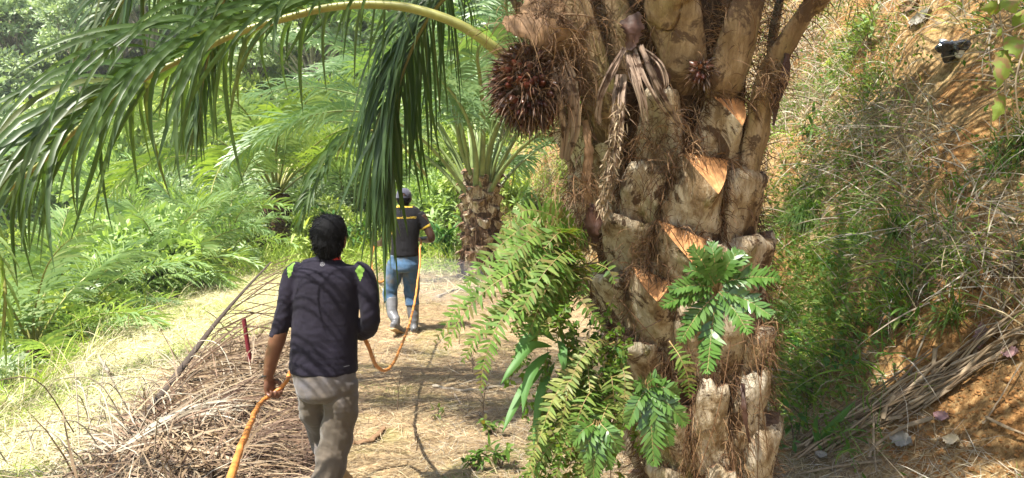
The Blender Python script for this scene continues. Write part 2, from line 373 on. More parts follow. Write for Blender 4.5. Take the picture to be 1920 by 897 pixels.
# ------------------------------------------------------------------ palm fronds
def frond(pts, Lf, nl, wl, r0, r1, pet=.2, droop=1.2, nseg=6, fold=.35, up=(0, 0, 1), seed=0, lift=.25, ang0=70, ang1=28, gap=0.0, both=(-1, 1), Lend=.35, wind=.25, prof='leaf', flat=False):
    """returns (rachis MB, leaflets MB) along the curve pts"""
    r = np.random.default_rng(seed)
    c = catmull(pts, 60); seg = np.r_[0, np.cumsum(np.linalg.norm(np.diff(c, axis=0), axis=1))]; tot = seg[-1]; S = seg / tot
    rb = MB(); rad = np.interp(S, [0, .06, pet, 1], [r0 * 1.35, r0, r0 * .72, r1])
    tube(rb, c, rad * 1.15, rad * .75, n=8, ref=up)
    lm = MB()
    T = nrm(np.gradient(c, axis=0))
    for sg in both:
        s = np.linspace(pet, .995, nl) + r.normal(0, .25 / nl, nl)
        keep = r.random(nl) > gap; s = np.clip(s[keep], 0, 1); n = len(s)
        p = np.stack([np.interp(s, S, c[:, i]) for i in range(3)], -1); t = nrm(np.stack([np.interp(s, S, T[:, i]) for i in range(3)], -1))
        side = nrm(np.cross(t, np.array(up, float))); nn = np.cross(side, t)
        q = (s - pet) / (1 - pet)
        a = np.radians(np.interp(q, [0, .15, 1], [ang0 + 12, ang0, ang1]) + r.normal(0, 7, n))
        rank = lift + np.where(np.arange(n) % 2 == 0, .35, -.15) + r.normal(0, .12, n)
        d = t * np.cos(a)[:, None] + side * (sg * np.sin(a))[:, None] + nn * rank[:, None]
        L = Lf * np.interp(q, [0, .08, .3, .65, .9, 1], [.45, .7, 1, .92, .6, Lend]) * r.normal(1, .07, n)
        w = wl * np.interp(q, [0, .1, .5, 1], [.6, .9, 1, .55]) * r.normal(1, .1, n)
        rw = np.interp(s, S, rad)[:, None]
        ribbons(lm, p + side * sg * rw * .8 + nn * rw * .4, d, L, w, droop * r.normal(1, .22, n), nseg, side=(t + nn * .15) if flat else (nn * .8 + t * .5), prof=prof, fold=fold,
                curl=r.normal(0, wind, (n, 3)), mat=0)
    return rb, lm
def arc_pts(length, el0, el1, n=6, wob=0.0, r=None):
    """curve in the YZ plane starting at the origin, its angle sinking from el0 to el1 degrees"""
    p = [np.zeros(3)]; st = length / (n - 1)
    for i in range(n - 1):
        e = R(el0 + (el1 - el0) * ((i + .3) / (n - 1)) ** 1.2)
        p.append(p[-1] + np.array((0 if r is None else r.normal(0, wob), math.cos(e) * st, math.sin(e) * st)))
    return np.array(p)
FR = {}
def frond_proto(key, mat, rmat, **k):
    rb, lm = frond(**k)
    FR[key] = (rb.mesh('frond_' + key, rmat), lm.mesh('leaflets_' + key, mat))
def put_frond(parent, key, az, base, scale=1.0, tilt=0, roll=0, name='frond'):
    """a frond of the palm, its leaflets a sub-part"""
    o = bpy.data.objects.new(name, FR[key][0]); SC.collection.objects.link(o); o.parent = parent
    b = Vector(base) - Vector(org_of(parent)); o.location = b
    o.rotation_euler = (Matrix.Rotation(-az, 3, 'Z') @ Matrix.Rotation(tilt, 3, 'X') @ Matrix.Rotation(roll, 3, 'Y')).to_euler(); o.scale = (scale,) * 3
    l = bpy.data.objects.new('leaflets', FR[key][1]); SC.collection.objects.link(l); l.parent = o
    return o
_r = np.random.default_rng(3)
for i, (e0, e1) in enumerate([(84, 40), (76, 5), (66, -25), (48, -50), (25, -65)]):
    frond_proto('adult%d' % i, M['palm_leaf'], M['rachis'], pts=arc_pts(5.2, e0, e1, 7, .05, _r), Lf=.85, nl=85, wl=.042, r0=.035, r1=.006, pet=.24, droop=1.5, nseg=5, seed=20 + i)
    frond_proto('second%d' % i, M['palm_leaf_mid'], M['rachis_pale'], pts=arc_pts(5.2, e0, e1, 7, .05, _r), Lf=.8, nl=75, wl=.045, r0=.05, r1=.007, pet=.30, droop=1.3, nseg=4, fold=0, seed=25 + i)
    frond_proto('mid%d' % i, M['palm_leaf_mid'], M['rachis'], pts=arc_pts(4.2, e0, e1, 7, .05, _r), Lf=.7, nl=65, wl=.045, r0=.04, r1=.006, pet=.22, droop=1.3, nseg=4, fold=0, seed=30 + i)
    frond_proto('young%d' % i, M['palm_leaf_light'], M['rachis'], pts=arc_pts(2.6, e0, e1, 6, .03, _r), Lf=.55, nl=48, wl=.045, r0=.025, r1=.005, pet=.15, droop=.9, nseg=4, fold=0, seed=40 + i)
    if i < 3: frond_proto('gold%d' % i, M['palm_leaf_backlit'], M['rachis'], pts=arc_pts(5.0, (70, 58, 40)[i], (-20, -40, -60)[i], 7, .05, _r), Lf=.85, nl=70, wl=.06, r0=.035, r1=.006, pet=.2, droop=1.5, nseg=4, fold=0, seed=55 + i)
frond_proto('dead', M['dry_grey'], M['rachis_brown'], pts=arc_pts(2.4, -10, -85, 6, .05, _r), Lf=.5, nl=45, wl=.035, r0=.03, r1=.005, pet=.2, droop=2.5, nseg=4, fold=0, seed=50, wind=.8)

def rough_trunk(pts, rad, lobes=.12, n=40, freq=9, seed=0, rows=60):
    c = catmull(pts, rows); mb = MB(); r = np.interp(np.linspace(0, 1, rows), np.linspace(0, 1, len(rad)), rad)
    tube(mb, c, r, n=n, ref=(0, 1, 0)); v = mb.v[0].astype(float)
    ctr = np.repeat(c, n, 0); d = v - ctr
    v = ctr + d * (1 + lobes * noise3(v, freq, seed) + lobes * .6 * noise3(v, freq * 3, seed + 2))[:, None]
    mb.v[0] = v.astype(np.float32); return mb
def palm_trunk_bases(parent, base, h, rad, rows, per, seed, mat_list, lean=(0, 0)):
    r = np.random.default_rng(seed); b = np.array(base, float)
    top = b + np.array([lean[0], lean[1], h])
    part('trunk', rough_trunk([b - [0, 0, .2], b + [lean[0] * .4, lean[1] * .4, h * .5], top + [0, 0, .15]], [rad * .85, rad * .8, rad * .85, rad * .4], .15, 30, 7, seed), M['core'], parent)
    fb = MB()
    for i in range(rows * per):
        k = i / (rows * per); a = i * 2.39996; z = k * h
        z = z - .3 * (1 - k); c = b + np.array([lean[0] * k, lean[1] * k, z]); o = np.array([math.sin(a), math.cos(a), 0]); t = np.array([o[1], -o[0], 0])
        w = rad * .42 * r.uniform(.8, 1.2); hh = h / rows * r.uniform(1.2, 1.7)
        g = []
        for s in np.linspace(0, 1, 7):
            for q in np.linspace(-1, 1, 7):
                off = rad * (.62 + .5 * s * (1 - abs(q) ** 1.7)); g.append(c + o * off + t * q * w * (1.1 - .35 * s) + np.array([0, 0, s * hh - .12 * (s > .99) * (1 - abs(q))]))
        g = np.array(g); mb = MB().add(g + .012 * np.stack([noise3(g, 18, 1), noise3(g, 18, 2), noise3(g, 18, 3)], -1), grid_faces(7, 7)[:, ::-1])
        e = g[42:49]; mb.add(np.vstack([e, (e[0] + e[6]) / 2 - o * .05]), [(j, j + 1, 7) for j in range(6)], 1)
        part('leaf_base', mb, mat_list, parent)
    n = 900; a = r.random(n) * 6.283; z = r.random(n) * h
    p = b + np.stack([np.sin(a) * rad * .95 + lean[0] * z / h, np.cos(a) * rad * .95 + lean[1] * z / h, z], -1)
    d = np.stack([np.sin(a), np.cos(a), r.normal(-.3, .8, n)], -1)
    ribbons(fb, p, d, r.uniform(.08, .3, n), .006, 2.5, 4, prof='grass')
    tag(part('fibres', fb, M['fibre'], parent), kind='stuff')

def trunk_less_palm(name, label, loc, keys, n, scale, seed, group=None, els=(0, 4), skirt=0):
    r = np.random.default_rng(seed); t = thing(name, label, 'palm', loc, group)
    mb = rough_trunk([np.array(loc) - [0, 0, .2], np.array(loc) + [0, 0, .25 * scale], np.array(loc) + [0, 0, .5 * scale]], [.2 * scale, .24 * scale, .12 * scale], .2, 18, 8, seed, 16)
    part('trunk', mb, M['core'], t)
    for i in range(n):
        k = els[0] + min(els[1] - els[0], int((i / n) * (els[1] - els[0] + 1)))
        put_frond(t, keys + str(k), i * 2.39996 + seed, np.array(loc) + [0, 0, .35 * scale], scale * r.uniform(.85, 1.1), R(r.normal(0, 5)), R(r.normal(0, 12)))
    for i in range(skirt):
        put_frond(t, 'dead', i * 2.1 + seed, np.array(loc) + [0, 0, .4 * scale], scale * r.uniform(.8, 1.1), 0, 0, name='dead_frond')
    return t

# ------------------------------------------------------------------ leafy crowns
def leaf_quads(mb, p, d, L, w, r, mat=0, bend=.3):
    """pointed little leaves: base, two sides, tip"""
    n = len(p); d = nrm(d); s = nrm(np.cross(d, r.normal(0, 1, (n, 3)))); u = np.cross(s, d)
    L = np.broadcast_to(L, (n,))[:, None]; w = np.broadcast_to(w, (n,))[:, None]
    mid = p + d * L * .45
    v = np.stack([p, mid + s * w * .5, p + d * L - u * L * bend * .4, mid - s * w * .5], 1)
    mb.add(v.reshape(-1, 3), (np.arange(n) * 4)[:, None] + np.arange(4)[None], mat)
def crown(r, rx, rz, cz, nclump, per, L, w, cl_r, flat=.6, hollow=.45):
    """clumps of leaves spread through an uneven crown; returns MB, clump centres"""
    mb = MB(); u = nrm(r.normal(0, 1, (nclump, 3))); q = r.uniform(hollow, 1.0, nclump) ** .6
    u[:, 2] = np.where(u[:, 2] < -.35, -u[:, 2], u[:, 2])
    lob = 1 + .25 * noise3(u, 1.7, r.integers(50)) + .15 * noise3(u, 4, 3)
    c = u * (q * lob)[:, None] * [rx, rx, rz] + [0, 0, cz]
    rr = cl_r * r.uniform(.5, 1.3, nclump)
    k = np.repeat(np.arange(nclump), per); v = nrm(r.normal(0, 1, (len(k), 3))); v[:, 2] = np.abs(v[:, 2]) * 1.1 - .25
    p = c[k] + v * (rr[k] * r.uniform(.3, 1, len(k)))[:, None] * [1, 1, flat]
    d = v * .7 + u[k] * .5 + r.normal(0, .5, (len(k), 3)) + [0, 0, -.15]
    leaf_quads(mb, p, d, L * r.uniform(.6, 1.3, len(k)), w * r.uniform(.7, 1.2, len(k)), r)
    return mb, c
def limbs(mb, start, targets, r0, r, droop=0):
    for t in targets:
        m = (start * .5 + t * .5) + r.normal(0, .06, 3) * np.linalg.norm(t - start) + [0, 0, .08 * np.linalg.norm(t - start)]
        c = catmull([start, m, t], 7); tube(mb, c, np.linspace(r0, r0 * .15, 7), n=5, cap=False)
def tree_proto(name, seed, h, rx, rz, mat, L=.34, w=.2, nclump=150, per=42, cl=.75, tmat='wood_trunk'):
    r = np.random.default_rng(seed); t = thing(name, 'x', 'tree')
    cm, c = crown(r, rx, rz, h - rz * .9, nclump, per, L, w, cl)
    tm = MB(); tr = .022 * h; fork = np.array([r.normal(0, .03) * h, r.normal(0, .03) * h, h * .45])
    tube(tm, catmull([(0, 0, -.6), (fork[0] * .6, fork[1] * .2, h * .22), fork, (fork[0], fork[1], h * .8)], 16), np.linspace(tr, tr * .4, 16), n=9)
    limbs(tm, fork, c[r.choice(len(c), 16, False)], tr * .5, r); limbs(tm, fork * [1, 1, 1.4], c[r.choice(len(c), 10, False)], tr * .3, r)
    part('trunk', tm, M[tmat], t); part('crown', cm, M[mat], t); return t
def bush_proto(name, seed, rx, rz, mat, L, w, nclump, per, cl, stems=14, cat='shrub', flat=.7, mats=None):
    r = np.random.default_rng(seed); t = thing(name, 'x', cat)
    cm, c = crown(r, rx, rz, rz * .55, nclump, per, L, w, cl, flat, .3)
    tm = MB(); limbs(tm, np.array([0, 0, -.2]), c[r.choice(len(c), stems, False)], .022 * rx / .8, r)
    part('stem', tm, M['twig'], t); part('foliage', cm, M[mat], t); return t
def place(proto, used, loc, rz, s, label, group):
    o = proto if proto.name not in used else copy_tree(proto)
    used.add(proto.name); o.location = loc; o.rotation_euler = (0, 0, rz); o.scale = (s, s, s) if np.isscalar(s) else s
    o['label'] = label; o['group'] = group; return o
def ground_at(x, y): return float(height(x, y))
def ray_ground(px, py, d0=1.5, d1=150):
    """where the sight line through that spot meets the land"""
    d = np.geomspace(d0, d1, 900); q = np.array([P(px, py, 1.0)])[0] - np.array([0, 0, CZ]); p = q[None] * d[:, None] + [0, 0, CZ]
    k = np.nonzero(p[:, 2] < height(p[:, 0], p[:, 1]))[0]
    return p[k[0]] if len(k) else None
# ------------------------------------------------------------------ forest on the hills, each tree its own
used = set(); fr = np.random.default_rng(77)
protos = [tree_proto('forest_tree', 1, 8.5, 3.0, 2.9, 'tree_leaf'), tree_proto('forest_tree', 2, 10, 3.3, 3.0, 'tree_leaf', .36, .22, 170, 42, .8),
          tree_proto('forest_tree', 3, 7, 2.7, 2.5, 'tree_leaf_light', .32, .2, 140, 42, .7), tree_proto('forest_tree', 4, 11, 2.6, 3.6, 'tree_leaf', .34, .18, 170, 40, .65)]
kinds = ['rounded dull green tree', 'broad dark green tree', 'bright yellow-green tree', 'tall narrow green tree']
spots = []
tries = 0
while len(spots) < 190 and tries < 30000:
    tries += 1
    px = fr.uniform(-160, 1240); d = 32 + 62 * fr.random() ** 1.25
    if px < 450 and d < 40: continue
    x = (px - 960) / F * d
    z = ground_at(x, d)
    ppx, ppy, _ = project(np.array([x, d, z + 4]))
    if ppy < -260 or ppy > 470: continue
    if any((x - a) ** 2 + (d - b) ** 2 < (3.0 + .010 * d) ** 2 for a, b, _ in spots): continue
    spots.append((x, d, z))
for i, (x, y, z) in enumerate(spots):
    k = int(fr.choice(4, p=[.36, .24, .24, .16])); s = fr.uniform(.7, 1.15)
    ppx, ppy, _ = project(np.array([x, y, z + 4]))
    where = 'far left of the view' if ppx < 250 else 'behind the near palm fronds' if ppx < 620 else 'beyond the second palm' if ppx < 1000 else 'behind the big palm trunk'
    place(protos[k], used, (x, y, z - .3), fr.uniform(0, 6.28), (s, s, s * fr.uniform(.85, 1.15)), '%s in the hillside forest, %s' % (kinds[k], where), '%s on the hillside, %s' % (kinds[k] + 's', where))

# ------------------------------------------------------------------ shrubs of the valley and behind the path
bp = [bush_proto('leafy_shrub', 5, 1.15, 1.1, 'shrub_leaf', .15, .075, 90, 60, .32), bush_proto('leafy_shrub', 6, 1.3, 1.0, 'shrub_leaf_yellow', .17, .08, 90, 55, .34),
      bush_proto('leafy_shrub', 7, 1.0, 1.3, 'tree_leaf', .12, .06, 95, 70, .3)]
bk = ['fresh green shrub with small leaves', 'yellow-green shrub', 'darker grey-green shrub']
bs = []
tries = 0
while len(bs) < 270 and tries < 40000:
    tries += 1
    d = 7.5 + 26 * fr.random() ** 1.1; px = fr.uniform(-120, 1120); x = (px - 960) / F * d
    e = float(edge(d)); tt = float(toe(d))
    left = x < e - .9
    ahead = d > 19 and x < tt + 3
    if not (left or ahead): continue
    if left and d < 12.5 and fr.random() < .75: continue
    rr = .95 + .02 * d
    if any((x - a) ** 2 + (d - b) ** 2 < rr * rr for a, b in bs): continue
    bs.append((x, d))
for i, (x, y) in enumerate(bs):
    k = int(fr.choice(3, p=[.45, .33, .22])); s = fr.uniform(.55, 1.05) * (1 + .012 * y)
    where = 'on the valley slope left of the path' if x < float(edge(y)) else 'where the path ends ahead'
    place(bp[k], used, (x, y, ground_at(x, y) - .1), fr.uniform(0, 6.28), (s, s, s * fr.uniform(.8, 1.2)), '%s %s' % (bk[k], where), '%ss %s' % (bk[k].replace('shrub', 'shrub', 1), where))
ub = 0; us = []
while ub < 110:
    d = fr.uniform(30, 62); px = fr.uniform(-140, 1050); x = (px - 960) / F * d; z = ground_at(x, d)
    if any((x - a) ** 2 + (d - b) ** 2 < 7 for a, b in us): ub += .02; continue
    ub += 1; us.append((x, d)); k = int(fr.choice(3, p=[.5, .25, .25])); s = fr.uniform(1.6, 2.8)
    place(bp[k], used, (x, d, z - .3), fr.uniform(0, 6.28), (s, s, s * fr.uniform(.9, 1.3)), '%s under the trees of the far hillside' % bk[k].replace('shrub', 'tall shrub'), '%s under the far trees' % bk[k])
del bs, spots

# ------------------------------------------------------------------ young palms in the valley
def vp(px, py, d, dz=0):
    p = P(px, py, d); return (float(p[0]), float(d), ground_at(p[0], d) + dz)
trunk_less_palm('oil_palm', 'spreading young palm with dead skirt below the grassy verge', vp(130, 640, 10.2, .1), 'mid', 15, .5, 2, els=(1, 4), skirt=6)
trunk_less_palm('oil_palm', 'young palm with upright feathery fronds in the valley', vp(385, 480, 17, .2), 'young', 12, 1.15, 4, els=(0, 3))
trunk_less_palm('oil_palm', 'low pale palm with arching fronds beside the verge', vp(300, 560, 13.0, .1), 'young', 13, .9, 7, els=(1, 4), skirt=2)
trunk_less_palm('oil_palm', 'small palm half hidden behind the leftmost shrubs', vp(30, 560, 13.5, .3), 'young', 12, 1.2, 9, els=(1, 4))
trunk_less_palm('oil_palm', 'small bright palm near the top end of the fallen frond', vp(470, 470, 20, 0), 'young', 12, .9, 11, els=(1, 4))
trunk_less_palm('oil_palm', 'tall-fronded palm standing alone further down the valley', vp(230, 430, 24, 1.0), 'mid', 16, .8, 13, els=(0, 4))
trunk_less_palm('oil_palm', 'bright palm directly behind the two walking men', vp(660, 470, 21, .3), 'young', 13, 1.2, 15, els=(0, 3))
bpz = vp(520, 430, 19); bt_ = thing('oil_palm', 'yellowish palm, backlight put into its leaf colour, whose fronds arch over the end of the path', 'palm', bpz)
part('trunk', rough_trunk([np.array(bpz) - [0, 0, .3], np.array(bpz) + [0, 0, .7], np.array(bpz) + [0, 0, 1.5]], [.4, .38, .3], .18, 40, 8, 3), M['core'], bt_)
for i in range(18): put_frond(bt_, 'gold%d' % min(2, i // 6), i * 2.39996, np.array(bpz) + [0, 0, 1.4], 1.05)

for i, (px_, py_, d_, k_, s_, lab) in enumerate([(60, 600, 8.8, 'young', .85, 'pale young palm in the hollow at the left edge of the verge'), (215, 600, 11.5, 'young', .75, 'young palm with arching pale fronds just below the verge'),
        (180, 520, 15, 'young', .9, 'feathery young palm in the middle of the valley slope'), (330, 520, 14.5, 'mid', .62, 'darker young palm behind the arching pale one'), (430, 500, 15.5, 'young', .75, 'young palm close to the upper stretch of the fallen frond'),
        (60, 480, 20, 'mid', .6, 'bigger palm far down on the left side of the valley'), (300, 440, 25, 'young', 1.5, 'pale palm among the shrubs far below'), (480, 430, 27, 'mid', .8, 'distant palm among shrubs left of the end of the path')]):
    trunk_less_palm('oil_palm', lab, vp(px_, py_, d_, .1), k_, 12, s_, 31 + i, els=(0 if i in (2, 6) else 1, 4), skirt=4 if d_ < 12 else 0)
# ------------------------------------------------------------------ the second palm, on the path's far side
p2 = P(900, 520, 13.4); p2[2] = ground_at(p2[0], 13.4)
t2 = thing('oil_palm', 'middle-distance oil palm with vase of upright fronds beside the path', 'palm', tuple(p2))
palm_trunk_bases(t2, p2, 1.75, .42, 7, 8, 5, [M['leaf_base'], M['cut_old']], (.02, 0))
r2 = np.random.default_rng(8)
for i in range(30):
    k = [0, 1, 1, 2, 2, 3][min(5, i // 5)]; az = i * 2.39996 + .5
    put_frond(t2, 'second%d' % k, az, p2 + [.16 * math.sin(az), .16 * math.cos(az), 1.7 - .012 * i], r2.uniform(.85, 1.05), R(r2.normal(0, 4)), R(r2.normal(0, 10)))
# the dark frond that droops to the left above the men
rb, lm = frond([P(800, 330, 12.7), P(735, 255, 12.3), P(670, 250, 12.0), P(615, 300, 11.8), P(580, 370, 11.7), P(562, 425, 11.6)], .62, 60, .06, .03, .007, pet=.22, droop=1.7, nseg=5, seed=61, fold=.2)
f_ = part('frond', rb, M['rachis'], t2); part('leaflets', lm, M['palm_leaf'], f_)

# ------------------------------------------------------------------ the big palm in front
D0 = 3.4
def ax(z): return np.array([float(interp(z, [-.3, 0, .4, .9, 1.4, 1.7, 2.2, 2.7], [1.0, .985, .93, .86, .775, .71, .69, .70])), D0, z])
def rad(z): return float(interp(z, [-.3, 0, .4, .9, 1.4, 1.65, 2.2, 2.7, 3.0], [.42, .36, .335, .37, .42, .44, .44, .46, .3]))
t1 = thing('oil_palm', 'huge foreground oil palm trunk with orange cut leaf bases and ferns', 'palm', tuple(ax(0)))
cr = MB(); zz = np.linspace(-.3, 2.9, 150); aa = np.linspace(0, 2 * math.pi, 140, endpoint=False)
gv = []
for z in zz:
    c = ax(z); rr = rad(z) * .80
    gv.append(c + np.stack([np.sin(aa) * rr, -np.cos(aa) * rr, aa * 0], -1))
gv = np.array(gv); cc = np.array([ax(z) for z in zz])[:, None]
gv = cc + (gv - cc) * (1 + .10 * noise3(gv, 9) + .06 * noise3(gv * [1, 1, .4], 28, 4))[..., None]
cr.add(gv, grid_faces(150, 140, True)); part('trunk', cr, M['core'], t1)
def z_of(py, d): return float(P(960, py, d)[2])
def px_to_phi(px, z):
    """the angle round the trunk whose surface shows at that column"""
    c = ax(z); r = rad(z); x = (px - 960) / F
    lo, hi = -1.45, 1.45
    for _ in range(30):
        m = (lo + hi) / 2; q = (c[0] + r * math.sin(m)) / (c[1] - r * math.cos(m)) 
        if q < x: lo = m
        else: hi = m
    return (lo + hi) / 2
def on_trunk(phi, z, off): 
    c = ax(z); r = rad(z) + off
    return c + np.array([math.sin(phi) * r, -math.cos(phi) * r, 0])
fib_p, fib_d, fib_L = [], [], []
lb = np.random.default_rng(41)
def leaf_base(xt0, xt1, yt, xb0, xb1, yb, keel=35, p0=-.04, p1=.08, cut='cut_old', round_=0.0, shift=0.0, mat='leaf_base', ledge=.0):
    """one persistent leaf base: top edge xt0..xt1 at yt, foot xb0..xb1 at yb (photo columns/rows), cut slanting by keel px"""
    dz = 2.98; fresh = cut == 'cut_fresh'
    yb = yb + 46; p0 = -.075; p1 = p1 * .62 + .02; zt, zb = z_of(yt, dz), z_of(yb, dz); ns, nt = 34, 23
    a = (px_to_phi(xt0, zt), px_to_phi(xt1, zt)); b = (px_to_phi(xb0 - 4, zb), px_to_phi(xb1 + 4, zb))
    kz = (keel * 1.45 if fresh else keel) / F * dz; g = np.zeros((ns, nt, 3)); sd = lb.random() * 50
    if not fresh: round_ = max(round_, .055)
    for i, s in enumerate(np.linspace(0, 1, ns)):
        jl, jr = .07 * vnoise(s * 5 + sd, sd), .07 * vnoise(s * 5 + sd, sd + 9)
        for j, t in enumerate(np.linspace(-1, 1, nt)):
            u = (t + 1) / 2; sh = shift
            tri = 1 - abs(t - sh) / (1 + abs(sh))
            top = zt - kz * tri - (0 if fresh else round_ * abs(t) ** 2.4 + .03 * (vnoise(t * 3 + sd, 3) + .5 * vnoise(t * 9 + sd, 5)))
            z = zb + (top - zb) * s
            l = b[0] + (a[0] - b[0]) * s ** 1.6 + jl * (1 - s * fresh); r_ = b[1] + (a[1] - b[1]) * s ** 1.6 + jr * (1 - s * fresh)
            bulge = max(0, 1 - abs(t) ** (3 if fresh else 4.5)) * (.6 + .4 * tri)
            off = (-.055 * (1 - s ** 3) + .012 * s if fresh else -.055) * (abs(t) ** 8) + (p0 + (p1 - p0) * (s ** 1.1)) * bulge
            if not fresh: off -= (.015 + p1 * .3) * max(0, (s - .88) / .12) ** 2
            g[i, j] = on_trunk(l + (r_ - l) * u, z, off)
    d = .009 * noise3(g, 9, sd) + .008 * noise3(g * [1, 1, .3], 45, sd + 1) + .004 * noise3(g, 110, sd)
    if fresh: d[-1] *= .3
    cc = np.array([[ax(p[2]) for p in row] for row in g]); o = nrm(g - cc)
    g = g + o * d[..., None]
    mb = MB().add(g, grid_faces(ns, nt)); o_ = part('leaf_base', mb, M[mat], t1)
    fresh_ = cut == 'cut_fresh'; e = g[-1]; m = MB(); inner = np.linspace(0, 1, nt)[:, None] * (e[-1] - e[0]) + e[0]
    ax0 = ax(zt); ii = nrm(ax0 - inner); inner = inner + ii * ((-.012 if fresh_ else .015) + ledge) + [0, 0, .004]
    midl = e * .5 + inner * .5 + nrm(inner - e + 1e-6) * 0
    midl[:, 2] -= .012 * (1 - np.linspace(-1, 1, nt) ** 2)
    m.add(np.stack([e, midl, inner]), grid_faces(3, nt)); 
    cf = part('cut_face', m, M[cut], o_)
    if cut == 'cut_fresh': cf['label'] = 'fresh orange cut face'
    for side in (0, -1):
        for i in range(2, ns, 1):
            for _ in range(5): fib_p.append(g[i, side] + o[i, side] * .02); fib_d.append(o[i, side] * .5 + [0, 0, -.5] + lb.normal(0, .6, 3)); fib_L.append(lb.uniform(.03, .12))
    for j in range(nt):
        for _ in range(4):
            fib_p.append(inner[j]); fib_d.append(o[-1, j] * .6 + lb.normal(0, .6, 3) + [0, 0, .2]); fib_L.append(lb.uniform(.04, .16))
    return o_
LBS = [
 # fresh cuts
 (1064, 1098, 190, 1072, 1125, 340, 45, -.02, .05, 'cut_fresh', 0, -.6),
 (1322, 1385, 176, 1300, 1398, 300, 42, -.01, .10, 'cut_fresh', 0, .1),
 (1276, 1357, 288, 1238, 1372, 440, 52, -.01, .12, 'cut_fresh', 0, .1),
 (1233, 1316, 413, 1222, 1330, 520, 62, .0, .13, 'cut_fresh', 0, .25),
 (1190, 1256, 503, 1178, 1292, 655, 42, -.01, .13, 'cut_fresh', 0, .3),
 # old rounded stubs
 (1158, 1250, 303, 1166, 1245, 408, 0, .02, .07, 'cut_old', .05, 0),
 (1120, 1222, 405, 1132, 1222, 500, 0, .02, .08, 'cut_old', .05, 0),
 (1046, 1100, 305, 1058, 1108, 440, 20, .0, .04, 'cut_old', .0, -.3),
 (1196, 1280, 150, 1180, 1290, 300, 20, -.02, .04, 'cut_old', .0, 0),
 (1094, 1172, 500, 1110, 1196, 640, 22, .0, .08, 'cut_old', .0, .1),
 (1076, 1128, 610, 1096, 1150, 700, 0, .0, .05, 'cut_old', .04, 0),
 (1152, 1232, 635, 1166, 1246, 770, 22, .0, .08, 'cut_old', .0, .1),
 (1262, 1345, 540, 1270, 1350, 690, 24, .0, .09, 'cut_old', .0, 0),
 (1356, 1416, 575, 1350, 1412, 700, 24, .0, .07, 'cut_old', .0, .1),
 (1404, 1452, 610, 1404, 1450, 720, 20, .0, .05, 'cut_old', .0, 0),
 (1314, 1378, 700, 1300, 1390, 870, 34, .0, .05, 'cut_old', .0, .2),
 (1394, 1450, 692, 1384, 1462, 900, 20, .0, .045, 'cut_old', .07, -.1),
 (1226, 1292, 764, 1218, 1316, 930, 34, .0, .05, 'cut_old', .0, -.2),
 (1336, 1400, 868, 1326, 1420, 1050, 26, .0, .045, 'cut_old', .08, .2),
 (1168, 1232, 780, 1190, 1244, 930, 20, .0, .05, 'cut_old', .0, 0),
 (1424, 1470, 800, 1410, 1482, 1000, 30, .0, .04, 'cut_old', .05, 0),
 (1356, 1428, 300, 1368, 1440, 440, 20, .0, .06, 'cut_old', .0, .2),
 (1366, 1440, 425, 1372, 1446, 590, 24, .0, .07, 'cut_old', .0, .1),
 (1300, 1372, 440, 1310, 1380, 580, 20, .0, .07, 'cut_old', .0, .0),
 (1096, 1158, 235, 1088, 1160, 400, 18, -.02, .03, 'cut_old', .0, 0),
 (1390, 1436, 200, 1376, 1428, 330, 16, .0, .05, 'cut_old', .0, .2),
 (1210, 1290, 900, 1216, 1310, 1040, 0, .0, .08, 'cut_old', .05, 0),
 (1290, 1352, 960, 1290, 1366, 1060, 0, .0, .09, 'cut_old', .05, 0),
]
for a in LBS: leaf_base(*a)
# the same spiral carried round the back of the trunk
for i in range(46):
    phi = 1.75 + (i * 2.39996) % 2.8; z = .1 + 2.3 * i / 46; wv = .2; zt = z + .22; ns = 8
    g = np.array([[on_trunk(phi + t * wv * (1.15 - .3 * s), z + (zt - z) * s - .05 * (s > .99) * (1 - abs(t)), (.0 + .09 * s) * (1 - abs(t) ** 2.2) - .04 * abs(t) ** 6) for t in np.linspace(-1, 1, 9)] for s in np.linspace(0, 1, ns)])
    g = g + .012 * noise3(g, 14, i)[..., None]
    o_ = part('leaf_base', MB().add(g, grid_faces(ns, 9)), M['leaf_base'], t1)
    e = g[-1]; m = MB().add(np.vstack([e, (ax(zt) * .25 + (e[0] + e[-1]) / 2 * .75)[None]]), [(j, j + 1, 9) for j in range(8)]); part('cut_face', m, M['cut_old'], o_)

